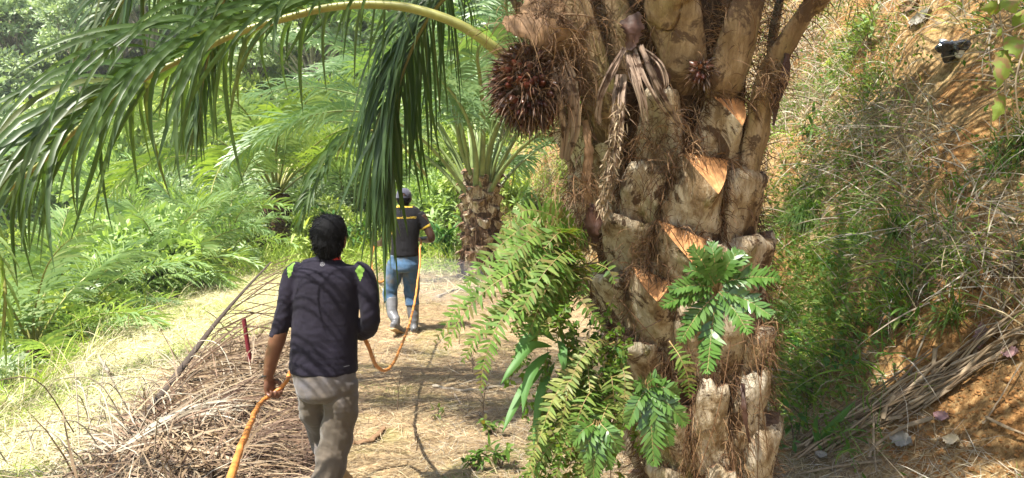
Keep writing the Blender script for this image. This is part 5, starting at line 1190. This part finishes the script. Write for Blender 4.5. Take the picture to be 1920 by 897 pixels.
for i, (a, b, c_, lab) in enumerate([((240, 880, 4.3), (350, 770, 5.0), (480, 700, 5.9), 'withered frond spread across the middle of the heap'), ((200, 890, 4.2), (300, 820, 4.8), (410, 790, 5.1), 'tangled grey frond at the near end of the heap'),
        ((300, 720, 5.6), (400, 670, 6.4), (500, 640, 7.3), 'withered frond at the far end of the heap beside the red stake'), ((330, 880, 4.2), (420, 830, 4.6), (500, 800, 5.0), 'brown frond remains between the heap and the nearer man')]):
    q = [P(*a), P(*b), P(*c_)]
    for p in q: p[2] = ground_at(p[0], p[1]) + (.17 if i != 3 else .08)
    dead_frond(lab, q, .6, 60, .014, 410 + i, both=(-1, 1), mat=('dry_dark', 'dry_grey', 'dry_leaf', 'dry_dark')[i], r0=.012, droop=.7)
# grey curly stems at the near left
cs = MB()
for i in range(34):
    x, y = lr.uniform(-3.2, -2.0), lr.uniform(4.0, 6.2); z = ground_at(x, y) + .05; L = lr.uniform(.25, .7); a = lr.uniform(0, 6.28)
    p0 = np.array([x, y, z]); h = np.array([math.cos(a), math.sin(a), 0])
    tube(cs, catmull([p0, p0 + h * L * .3 + [0, 0, L * .6], p0 + h * L * .7 + [0, 0, L * .65], p0 + h * L * .8 + [0, 0, L * .5]], 12), np.linspace(.005, .002, 12), n=5)
solo('dry_stems', cs, M['dry_grey'], 'curled grey stalks standing out of the near end of the heap', kind='stuff')
# sunlit verge beyond the heap
vl = lambda y: edge(y) - .8
straw('verge_straw', 30000, 4.0, 17, vl, lambda y: heapline(y) + .15 + .9 * smooth(6, 9, y), (.08, .3), (.004, .009), 'straw_pale', 'pale bleached grass on the sunny verge', up=.6, droop=.4, pw=1.2)
straw('verge_grass', 26000, 4.0, 17, vl, lambda y: heapline(y) + .1 + .9 * smooth(6, 9, y), (.05, .16), (.003, .007), 'grass_bright', 'bright short grass on the sunny verge', up=1.2, droop=.5, pw=1.2, accept=lambda x, y: vnoise(x * .9, y * .6 + 3) + .4 * vnoise(x * 3, y * 2) > .06)
straw('weeds', 9000, 5, 22, lambda y: edge(y) - 1.6, lambda y: edge(y) + .25, (.15, .55), (.004, .012), 'straw_pale', 'tall pale grass along the edge of the verge', up=2.0, droop=1.0)
straw('weeds', 9000, 5, 22, lambda y: edge(y) - 2.2, lambda y: edge(y) + .1, (.15, .6), (.008, .02), 'grass_bright', 'tall green grass along the valley edge', up=2.0, droop=1.1)
straw('weeds', 12000, 14, 27, lambda y: edge(y), lambda y: toe(y) + 2.5, (.25, .9), (.012, .03), 'grass_bright', 'tall broad-bladed grass closing the end of the path', up=2.2, droop=1.2, pw=1)
straw('weeds', 7000, 11.5, 24, lambda y: edge(y) + 3, lambda y: toe(y) + 3, (.2, .6), (.006, .014), 'straw_pale', 'dry grass round the second palm and the end of the path', up=1.6, droop=1.0, pw=1)

# ------------------------------------------------------------------ the bank
def bank_pts(n, y0=2.0, y1=17, w=4.2, pw=1.7):
    y = y0 + (y1 - y0) * lr.random(n) ** pw; x = toe(y) - .1 + w * lr.random(n) * (1 + .05 * y); return x, y
def gauss(px, py, cx, cy, sx, sy): return np.exp(-((px - cx) / sx) ** 2 - ((py - cy) / sy) ** 2)
def m_green(px, py): return .22 + gauss(px, py, 1530, 640, 110, 260) + .9 * gauss(px, py, 1620, 120, 90, 90) + .5 * gauss(px, py, 1680, 520, 120, 120) + .4 * gauss(px, py, 1500, 330, 60, 140) - 1.2 * gauss(px, py, 1850, 820, 190, 120) - .5 * gauss(px, py, 1800, 180, 110, 130)
def m_dry(px, py): return .30 - .3 * gauss(px, py, 1540, 600, 110, 250) + .8 * gauss(px, py, 1640, 270, 130, 120) + .9 * gauss(px, py, 1480, 100, 90, 150) + .4 * gauss(px, py, 1800, 500, 150, 90) - 1.6 * gauss(px, py, 1880, 830, 220, 110) - .55 * gauss(px, py, 1830, 170, 90, 120) - .4 * gauss(px, py, 1760, 640, 80, 70)
def bank_blades(name, n, mask, L, w, mat, label, outw=.6, droop=1.2, rnd=.6, prof='grass', nseg=5, along=None, clump=None, **k):
    x, y = bank_pts(n, **k)
    if clump:
        m = n // clump; cx, cy = x[:m], y[:m]; i = np.repeat(np.arange(m), clump); x = cx[i] + lr.normal(0, .06, len(i)); y = cy[i] + lr.normal(0, .06, len(i))
    z = height(x, y); p = np.stack([x, y, z], -1); px, py, zf = project(p)
    key = lr.random(len(x)) if not clump else np.repeat(lr.random(len(x) // clump), clump)
    keep = (mask(px, py) + .35 * vnoise(x * 2.2, y * 2.2) > key) & (zf > .8); p = p[keep]; x, y = x[keep], y[keep]; n = len(p)
    nn = slope_n(x, y); d = nrm(nn * outw + [0, 0, .5] + lr.normal(0, rnd, (n, 3)))
    if along is not None: d = nrm(nrm(lr.normal(0, 1, (n, 3)) + np.array(along)) * 1.0 + nn * .25); p = p + nn * lr.uniform(0, .10, (n, 1))
    mb = MB(); ribbons(mb, p - nn * .01, d, lr.uniform(L[0], L[1], n), lr.uniform(w[0], w[1], n), droop, nseg, side=np.cross(d, nn) + lr.normal(0, .4, (n, 3)), prof=prof, curl=lr.normal(0, .5, (n, 3)))
    return solo(name, mb, M[mat], label, kind='stuff')
bank_blades('dry_grass', 52000, m_dry, (.15, .65), (.004, .011), 'dry_grey', 'tangle of grey dead stems over the bank', along=(.1, 0, -.2), droop=.8)
bank_blades('dry_grass', 36000, m_dry, (.12, .5), (.004, .011), 'straw', 'straw-coloured dead grass hanging on the bank', droop=1.6)
bank_blades('dry_grass', 30000, m_dry, (.12, .5), (.004, .009), 'dry_dark', 'dark roots and twigs tangled over the bank', along=(0, 0, -.3), droop=.8)
bank_blades('grass', 46000, m_green, (.10, .38), (.005, .012), 'grass', 'green grass tufts on the bank', clump=18, rnd=.45)
bank_blades('grass', 26000, m_green, (.12, .4), (.006, .013), 'grass_bright', 'yellow-green grass tufts on the bank', clump=14, rnd=.45)
x, y = bank_pts(60000); p = np.stack([x, y, height(x, y)], -1); px, py, zf = project(p); k = (m_green(px, py) * .8 + .5 * vnoise(x * 1.5, y * 1.5) > lr.random(len(x))) & (zf > .8); p = p[k]; nn = slope_n(p[:, 0], p[:, 1])
p = np.repeat(p, 3, 0); nn = np.repeat(nn, 3, 0); p = p + nn * lr.uniform(.02, .22, (len(p), 1)) + lr.normal(0, .03, p.shape)
mb = MB(); leaf_quads(mb, p, nn * .8 + lr.normal(0, .7, p.shape), lr.uniform(.02, .06, len(p)), lr.uniform(.012, .03, len(p)), lr); solo('undergrowth', mb, M['fern'], 'low small-leaved undergrowth on the bank', kind='stuff')
# crumbs of earth at the foot of the bank
def stone_mesh(mb, c, s, r):
    a = np.linspace(0, 2 * math.pi, 7, endpoint=False); rows = []
    for h, q in ((-.5, .5), (-.1, 1), (.35, .8), (.6, .2)): rows.append(c + np.stack([np.cos(a) * q * s * r.uniform(.8, 1.2, 7), np.sin(a) * q * s * r.uniform(.8, 1.2, 7), h * s * r.uniform(.8, 1.2, 7)], -1))
    mb.add(np.array(rows), grid_faces(4, 7, True)); mb.add(rows[-1], [tuple(range(7))])
M['clod'] = plain('earth_clod', (.22, .11, .04), .95, .1, .4, 30, .8)
mb = MB(); n = 9000; y = lr.uniform(2.2, 5.2, n); x = toe(y) + .1 + 1.6 * lr.random(n) ** 1.3
for i in range(n):
    px_, py_, _ = project(np.array([x[i], y[i], height(x[i], y[i])]))
    if gauss(px_, py_, 1860, 810, 260, 150) > lr.random() * .9: stone_mesh(mb, np.array([x[i], y[i], float(height(x[i], y[i]))]), lr.uniform(.003, .014) * (1.9 if lr.random() < .08 else 1), lr)
solo('earth_crumbs', mb, M['clod'], 'crumbling orange earth at the foot of the bank', kind='stuff', smooth_=False)
# dried stalks lying in a bundle down the foot of the bank
def on_bank(px, py, lift=.03):
    q = ray_ground(px, py, 1.6, 30); q = P(px, py, 4) if q is None else q; return q + nrm(np.array([-1, -.2, 1.0])) * lift
SG = 'dry palm stalks lying down the bank'
M['stalk_dry'] = plain('stalk_dry', (.22, .165, .105), .75, .25, .35, 30, .6, (1, 1, .3))
for i, (pp, w, lab) in enumerate([
 ([(1925, 625), (1830, 690), (1740, 755), (1650, 800)], .032, 'widest grey-brown stalk of the bundle, topmost'), ([(1915, 650), (1820, 715), (1740, 775)], .018, 'narrow stalk tucked below the widest stalk'),
 ([(1838, 690), (1790, 735), (1745, 768)], .022, 'short tan stalk beside the widest stalk'), ([(1766, 668), (1762, 715), (1754, 745)], .022, 'upright pale stalk stump above the bundle'),
 ([(1835, 648), (1832, 700)], .016, 'thin upright stub near the top of the bundle'), ([(1700, 790), (1620, 805), (1540, 835), (1480, 850)], .022, 'long stalk reaching from the bundle towards the trunk'),
 ([(1760, 795), (1700, 815), (1650, 850), (1640, 870)], .02, 'curved tan stalk at the lower end of the bundle'), ([(1690, 755), (1675, 775), (1668, 800)], .03, 'broad pale flat stalk piece at the left of the bundle'),
 ([(1660, 870), (1580, 880), (1500, 895)], .014, 'thin stick under the bundle, lowest'), ([(1925, 690), (1860, 795), (1850, 800)], .007, 'thin dark twig on the bare orange earth'), ([(1860, 795), (1900, 815), (1940, 830)], .012, 'bent grey stick on the bare orange earth'),
 ([(1650, 790), (1652, 850), (1658, 900)], .010, 'thin upright pale stick at the lower left of the bundle')]):
    c = catmull([on_bank(a, b, .03 + .012 * (i % 4)) for a, b in pp], 24); mb = MB(); r = .75 * np.linspace(w, w * .6, 24) * (1 + .15 * np.sin(np.linspace(0, 9, 24) + i))
    tube(mb, c, r, r * .45, n=10, ref=nrm(np.array([-1, -.3, 1.0]))); v = mb.v[0].astype(float); mb.v[0] = (v + (.004 * noise3(v, 40, i))[:, None] * nrm(np.array([-1, -.4, .7]))).astype(np.float32)
    solo('palm_stalk', mb, M['stalk_dry'], lab, 'dry stalk', SG)
sb = MB(); nb = 90
for i in range(nb):
    t_ = lr.random() * .8; o_ = lr.normal(0, 16); a0 = (1490 + 440 * t_, 862 - 235 * t_ ** 1.1 + o_); L_ = lr.uniform(60, 190); a1 = (a0[0] + L_ * .88, a0[1] - L_ * .55 + lr.normal(0, 12))
    tube(sb, catmull([on_bank(*a0, .02 + .05 * lr.random()), on_bank((a0[0] + a1[0]) / 2, (a0[1] + a1[1]) / 2, .03 + .06 * lr.random()), on_bank(*a1, .02 + .06 * lr.random())], 9), np.linspace(1, .5, 9) * lr.uniform(.003, .011), n=5)
solo('frond_litter', sb, M['dry_leaf'], 'thin dead stems mixed in with the stalk bundle at the foot of the bank', kind='stuff')
# withered broad leaves on the ground
M['leaf_grey'] = plain('leaf_grey', (.22, .2, .17), .7, .3, .4, 20, .5); M['leaf_dead'] = plain('leaf_dead', (.45, .37, .25), .7, .3, .3, 20, .5); M['leaf_purple'] = plain('leaf_purple', (.22, .13, .13), .6, .3, .3, 20, .5)
def dead_leaf(px, py, s, a, lab, mat='leaf_dead', cat='dead leaf', name='dead_leaf', loc=None):
    c = on_bank(px, py, .035) if loc is None else loc; nn = slope_n(np.array([c[0]]), np.array([c[1]]))[0]; u = nrm(np.cross(nn, [math.cos(a), .2, math.sin(a)])); v = np.cross(nn, u); g = []
    for i, q in enumerate(np.linspace(-1, 1, 15)):
        w = max(.02, (1 - abs(q) ** 2.2)) * .52 * (1 + .22 * math.sin(i * 2.6 + px))
        for t_ in np.linspace(-1, 1, 9): g.append(c + u * q * s + v * t_ * w * s + nn * s * (.22 * t_ * t_ + .16 * q * q + .05 * math.sin(6 * t_ + 4 * q)))
    g = np.array(g).reshape(15, 9, 3); mb = MB().add(g, grid_faces(15, 9)); solo(name, mb, M[mat], lab, cat)
dead_leaf(1795, 835, .06, .4, 'pale torn leaf lying on the bare orange earth')
dead_leaf(1638, 783, .075, 1.3, 'curled buff leaf below the upright stump'); dead_leaf(1700, 835, .085, .5, 'grey ribbed leaf fragment at the lower end of the stalk bundle', 'leaf_grey')
dead_leaf(1775, 790, .055, .2, 'purple-brown shrivelled leaf beside the widest stalk', 'leaf_purple'); dead_leaf(1850, 640, .08, 2.8, 'dark curled leaf at the top of the stalk bundle', 'leaf_purple')
dead_leaf(1548, 862, .05, 1.0, 'white leaf scrap near the foot of the big trunk', 'leaf_grey'); dead_leaf(1600, 805, .06, 2.0, 'buff leaf at the left end of the bundle'); dead_leaf(1905, 670, .06, 1.1, 'dull purple leaf at the right edge', 'leaf_purple')
# rubbish on the bank
M['plastic_black'] = plain('plastic_black', (.03, .032, .04), .18, .8, .4, 12, .2)
M['plastic_highlight'] = plain('plastic_highlight', (.75, .78, .84), .25, .6, .1, 20, .2)  # white-blue highlights of the black plastic, put into the colour
c = on_bank(1798, 104, .07); v, nn, q = None, None, None
mb = MB(); th = np.linspace(0, math.pi, 26); ph = np.linspace(0, 2 * math.pi, 44, endpoint=False)
g = np.stack([np.outer(np.sin(th), np.cos(ph)) * .13, np.outer(np.sin(th), np.sin(ph)) * .09, np.outer(np.cos(th), np.ones(44)) * .085], -1)
k = 1 + .5 * (1 - 2 * np.abs(noise3(g, 12, 1))) + .3 * noise3(g, 30, 2); g = g * k[..., None] + c
fc = grid_faces(26, 44, True); cen = g.reshape(-1, 3)[fc].mean(1) - c; mi = ((noise3(cen, 8, 7) + cen[:, 0] * 2.5) > .12).astype(int)
g = c + (g - c) * .78; mb.add(g, fc, mi); solo('plastic_bag', mb, [M['plastic_black'], M['plastic_highlight']], 'crumpled shiny black plastic bag with painted white highlights high on the bank', 'bag', smooth_=False)
dead_leaf(1735, 40, .15, .2, 'flat grey torn sheet lying on top of the bank', 'leaf_grey', 'sheet', 'plastic_sheet'); dead_leaf(1712, 18, .13, .7, 'dark folded sheet above the flat grey sheet', 'sheath', 'sheet', 'plastic_sheet')
# leafy plants, each rooted on the bank or the trunk's foot
def herb(label, px, py, h, nleaf, L, w, mat, seed, spread=.5, cat='plant', name='leafy_plant', loc=None, stems=5, lift=0):
    r = np.random.default_rng(seed); c = on_bank(px, py, 0) if loc is None else np.array(loc, float); t = thing(name, label, cat, tuple(c)); st = MB(); lf = MB()
    nn = slope_n(np.array([c[0]]), np.array([c[1]]))[0]
    for s in range(stems):
        d = nrm(nn * .35 + [0, 0, .9] + r.normal(0, spread, 3)); cu = catmull([c, c + d * h * .5, c + d * h + [0, 0, -h * .12] + r.normal(0, .1 * h, 3)], 12)
        tube(st, cu, np.linspace(.004, .0015, 12), n=5, cap=False)
        k = r.integers(4, 12, nleaf); p = cu[k]; dd = nrm(r.normal(0, 1, (nleaf, 3)) + [0, -.2, .25]) 
        ribbons(lf, p, dd, L * r.uniform(.6, 1.2, nleaf), w * r.uniform(.7, 1.2, nleaf), .9, 5, prof='broad', side=np.cross(dd, [0, 0, 1.]) + r.normal(0, .2, (nleaf, 3)), fold=.2)
    part('stem', st, M['twig_dark'], t); part('foliage', lf, M[mat], t); return t
HB = [
 ('leafy plant with bright oval leaves on the bank, just right of the trunk', 1650, 345, .22, 5, .10, .045, 'broad_leaf'), ('dark spiky-leaved plant high on the bank beside the trunk', 1525, 255, .22, 6, .2, .03, 'fern_gloss'),
 ('small bright-leaved sprig above the grass cushion', 1540, 370, .16, 5, .09, .04, 'shrub_leaf_yellow'), ('leafy weed with pointed leaves halfway up the bank', 1690, 610, .25, 6, .11, .03, 'fern'),
 ('bamboo-like sprig arching over the bare patch', 1700, 560, .28, 6, .12, .022, 'grass'), ('pale-green weed at the foot of the bank near the trunk', 1500, 690, .3, 8, .08, .035, 'broad_leaf'),
 ('bushy green weed beside the lower trunk', 1520, 760, .32, 9, .07, .035, 'fern'), ('leafy weed with rounded leaves low on the bank', 1580, 700, .26, 7, .08, .04, 'broad_leaf'),
 ('thin weed standing by the stalk bundle', 1600, 640, .26, 7, .08, .03, 'fern'), ('sprig of narrow leaves near the right edge', 1890, 520, .22, 6, .1, .02, 'grass'),
 ('tall weed with hanging leaves against the trunk', 1480, 620, .35, 8, .09, .035, 'shrub_leaf'), ('low herb below the grass cushion', 1560, 520, .18, 7, .08, .03, 'broad_leaf'),
 ('yellowish herb under the top grass', 1560, 150, .35, 8, .09, .035, 'shrub_leaf_yellow'), ('mossy green herb on the upper bank', 1630, 90, .35, 9, .09, .04, 'shrub_leaf'), ('green sprig beside the upper dead stems', 1500, 420, .25, 8, .09, .035, 'shrub_leaf'),
 ('small weed rooted at the very bottom beside the trunk', 1490, 840, .3, 7, .09, .035, 'broad_leaf')]
for i, (lab, px_, py_, h, nl, L, w, mat) in enumerate(HB): herb(lab, px_, py_, h, nl, L, w, M and mat, 500 + i)
def tuft(label, c, n, L, w, mat, seed, dirv=(0, 0, 1), sp=.45, droop=1.4, name='grass_tuft'):
    r = np.random.default_rng(seed); mb = MB(); ribbons(mb, np.array(c) + r.normal(0, .03, (n, 3)), np.array(dirv) + r.normal(0, sp, (n, 3)), r.uniform(.5, 1, n) * L, w * r.uniform(.6, 1.2, n), droop, 7, prof='grass', fold=.25)
    return solo(name, mb, M[mat], label, 'grass tuft')
tuft('bright green grass tuft arching in from the right edge', on_bank(1925, 275, .0), 90, .42, .009, 'grass', 601, (-.7, -.3, .5)); tuft('dark cushion of fine grass beside the trunk', on_bank(1520, 400, .02), 420, .4, .006, 'grass', 602, (-.5, -.3, .3), droop=2.2)
tuft('fine grass cushion lower on the bank', on_bank(1610, 455, .02), 260, .34, .006, 'grass', 603, (-.4, -.3, .4), droop=2.0); tuft('green grass tuft in the middle of the bank', on_bank(1680, 440, .02), 160, .36, .007, 'grass', 604, (-.4, -.3, .6)); tuft('grass tuft over the bare patch at the right', on_bank(1790, 600, .02), 120, .3, .007, 'grass', 605, (-.4, -.3, .6))
# plant with a striped upright blade near the trunk foot
c0 = on_bank(1530, 850, 0); broad_plant('blade_leaf_plant', 'upright plant with green and purple blades right of the trunk foot', c0, [([c0, c0 + [.02, -.05, .12], c0 + [.10, -.1, .26], c0 + [.17, -.12, .36]], .026), ([c0, c0 + [-.01, -.03, .1], c0 + [-.03, -.05, .2], c0 + [-.02, -.06, .26]], .018), ([c0, c0 + [.05, -.04, .08], c0 + [.12, -.06, .14], c0 + [.18, -.06, .16]], .016)])
# hanging vine at the upper right, close by
vt = thing('vine', 'vine with ragged yellow-green leaves hanging at the top right corner', 'vine', tuple(P(1890, 0, 2.6)))
mb = MB(); tube(mb, catmull([P(1870, -120, 2.7), P(1872, 0, 2.6), P(1886, 110, 2.55), P(1884, 200, 2.56), P(1890, 260, 2.6)], 30), .003, n=6); tube(mb, catmull([P(1840, -80, 2.7), P(1858, 10, 2.6), P(1872, 60, 2.55), P(1930, 40, 2.5)], 30), .0025, n=6); tube(mb, catmull([P(1960, -60, 2.5), P(1930, 60, 2.5), P(1905, 150, 2.5), P(1912, 240, 2.55)], 30), .003, n=6); part('stem', mb, M['twig'], vt)
M['vine_leaf'] = leaf_mat('vine_leaf', [(.2, .28, .04), (.3, .32, .07), (.16, .24, .04), (.36, .33, .12)], .4, (1.2, 1.2, .5), .5, .3, patch=((.25, .17, .07), 30))
for i, (a, b, tx, ty, w) in enumerate([(1876, 20, 1838, 18, .022), (1900, 30, 1945, 55, .042), (1886, 70, 1928, 120, .03), (1886, 95, 1872, 165, .034), (1885, 180, 1862, 228, .028), (1880, 0, 1905, 25, .03), (1880, 60, 1868, 70, .014), (1925, 60, 1960, 10, .03)]):
    c = catmull([P(a, b, 2.55), P((a + tx) / 2 + 4, (b + ty) / 2 - 5, 2.5), P(tx, ty, 2.5)], 12); tt = nrm(np.gradient(c, axis=0)); s = nrm(np.cross(tt, [.2, 1, .2])); n_ = np.cross(s, tt)
    ww = np.interp(np.linspace(0, 1, 12), [0, .1, .35, .7, 1], [.2, .8, 1, .7, .05]) * w * (1 + .2 * np.sin(np.arange(12) * 2.3 + i))
    g = np.stack([c + s * (ww * q)[:, None] + n_ * (abs(q) * ww * .3)[:, None] for q in np.linspace(-1, 1, 7)], 1); part('leaf', MB().add(g + .002 * noise3(g, 60, i)[..., None], grid_faces(12, 7)), M['vine_leaf'], vt)
# the red stake, sticks and bark on the path
b0 = P(467, 664, 6.3); tp_ = P(457, 598, 6.3); b0 = b0 + (b0 - tp_) * 1.3; mb = MB(); tube(mb, [b0, b0 * .5 + tp_ * .5, tp_], .019, n=16); o = solo('stake', mb, plain('stake_red', (.14, .012, .02), .5, .4, .3, 20, .2), 'short dark red stake standing in the dead fronds', 'stake')
def stick(label, pts, w, mat='twig', flat=.7, seed=0, name='stick', cat='stick'):
    q = [ray_ground(a, b) for a, b in pts]; q = [p + [0, 0, w * .9 + (k[2] if len(k) > 2 else 0)] for p, k in zip(q, [(0, 0)] * len(q))]
    c = catmull(q, 26); c += np.c_[np.zeros((26, 2)), .006 * np.sin(np.arange(26) * 1.1 + seed)]; r = np.linspace(w, w * .55, 26) * (1 + .2 * np.sin(np.arange(26) * 2.1 + seed)); mb = MB(); tube(mb, c, r, r * flat, n=9); solo(name, mb, M[mat], label, cat)
stick('long pale branch lying across the path left of the ferns', [(812, 728), (880, 736), (968, 722)], .020, 'dry_grey'); stick('thin twig crossing the path below the long branch', [(840, 775), (880, 768), (960, 770)], .006, 'twig_dark')
stick('curved piece of brown bark on the path right of the nearer man', [(662, 838), (695, 832), (715, 815), (720, 808)], .03, 'sheath', .4, 2, 'bark_piece', 'bark'); stick('short pale stick below the long branch', [(852, 742), (866, 762)], .012, 'twig'); stick('grey fallen branch at the foot of the second palm', [(820, 560), (860, 545), (905, 560)], .03, 'dry_grey'); stick('thin dark branch lying behind the farther man', [(800, 530), (850, 520), (880, 530)], .018, 'twig_dark')
stick('dead stick on the verge between the bushes and the heap', [(215, 720), (180, 660), (150, 600)], .02, 'dry_grey', .9)
for i, (a, b) in enumerate([(700, 690), (745, 770), (860, 650), (885, 700), (905, 790), (640, 700), (780, 850), (660, 650), (930, 660)]):
    c = ray_ground(a, b); mb = MB(); h = .18 + .2 * ((i * 37) % 10) / 10
    tube(mb, catmull([c - [0, 0, .03], c + [.01, 0, h * .5], c + [.04 * math.sin(i * 2), .02, h]], 8), np.linspace(.005, .002, 8), n=5)
    for k in range(4): tube(mb, [c + [0, 0, h * (.4 + .13 * k)], c + [.05 * math.sin(k * 2 + i), .04 * math.cos(k * 3 + i), h * (.55 + .15 * k)]], [.003, .0015], n=4)
    solo('dry_weed', mb, M['twig_dark'], 'thin leafless weed stalk standing on the trodden path', 'dry weed', 'dry weed stalks on the path')
herb('low ferny weed at the bottom of the path, left of the trunk', 0, 0, .14, 8, .07, .03, 'fern', 700, .7, loc=tuple(ray_ground(890, 885)), name='low_weed'); herb('small yellow-leaved seedling on the path', 0, 0, .1, 4, .06, .02, 'fern_yellow', 701, .7, loc=tuple(ray_ground(820, 785)), name='low_weed'); herb('leafy weed sprouting between the path and the ferns', 0, 0, .22, 8, .08, .03, 'fern', 702, .7, loc=tuple(ray_ground(940, 880)), name='low_weed')
herb('dark-leaved weed on the path beside the near ferns', 0, 0, .18, 8, .07, .03, 'fern', 703, .7, loc=tuple(ray_ground(930, 820)), name='low_weed')
for i, (a, b, h) in enumerate([(590, 470, .8), (640, 460, 1.0), (690, 480, .9), (800, 440, 1.2), (840, 450, 1.0), (830, 400, 1.4), (720, 430, 1.2), (990, 410, .7), (860, 480, .7), (560, 480, .6), (780, 400, 1.4), (1000, 470, .6), (960, 450, .7), (610, 430, 1.2)]):
    q = P(a, b, 15.5 + (i * 1.7) % 6); herb('light green broad-leaved %s at the end of the path' % ('tall weed' if h > .9 else 'low weed'), 0, 0, h, 16, .32, .085, ('shrub_leaf_yellow', 'broad_leaf', 'shrub_leaf')[i % 3], 720 + i, .45, loc=(q[0], q[1], ground_at(q[0], q[1])), name='broad_leaved_weed', stems=8)['group'] = 'broad-leaved weeds closing the end of the path'
# fine spray drifting behind the farther man
t = NT('spray_mist'); vl_ = t.n('ShaderNodeVolumePrincipled'); vl_.inputs['Color'].default_value = (.8, .87, 1, 1); vl_.inputs['Density'].default_value = .11; vl_.inputs['Anisotropy'].default_value = .1
t.l(vl_.outputs[0], t.out.inputs['Volume'])
th = np.linspace(0, math.pi, 16); ph = np.linspace(0, 2 * math.pi, 26, endpoint=False); g = np.stack([np.outer(np.sin(th), np.cos(ph)) * .75, np.outer(np.sin(th), np.sin(ph)) * .7, np.outer(np.cos(th), np.ones(26)) * .35], -1); g = g * (1 + .25 * noise3(g, 2.5, 1))[..., None]
c = P(835, 520, 10.5); c[2] = ground_at(c[0], c[1]) + .42; solo('spray_mist', MB().add(g + c, grid_faces(16, 26, True)[:, ::-1]), t.m, 'thin bluish spray drifting over the path beyond the farther man', kind='stuff')


# haze volume added to pale and brighten the far slopes
t = NT('paling_haze'); hv = t.n('ShaderNodeVolumePrincipled'); hv.inputs['Color'].default_value = (.95, .98, 1, 1); hv.inputs['Density'].default_value = .0007; hv.inputs['Anisotropy'].default_value = .1
t.l(hv.outputs[0], t.out.inputs['Volume'])
zmin = float(gm.arrays()[:, 2].min()) - 1; zmax = max(45., float(gm.arrays()[:, 2].max()) + 14)
lo, hi = np.array([float(gx[0]) - 1, float(gy[0]) - 1, zmin]), np.array([float(gx[-1]) + 1, float(gy[-1]) + 1, zmax]); mb = MB(); mb.add(np.array([[(lo, hi)[i][0], (lo, hi)[j][1], (lo, hi)[k][2]] for i in (0, 1) for j in (0, 1) for k in (0, 1)]), [(0, 1, 3, 2), (4, 6, 7, 5), (0, 4, 5, 1), (2, 3, 7, 6), (0, 2, 6, 4), (1, 5, 7, 3)])
solo('haze', mb, t.m, 'thin haze added to pale the far slopes', kind='stuff', smooth_=False)
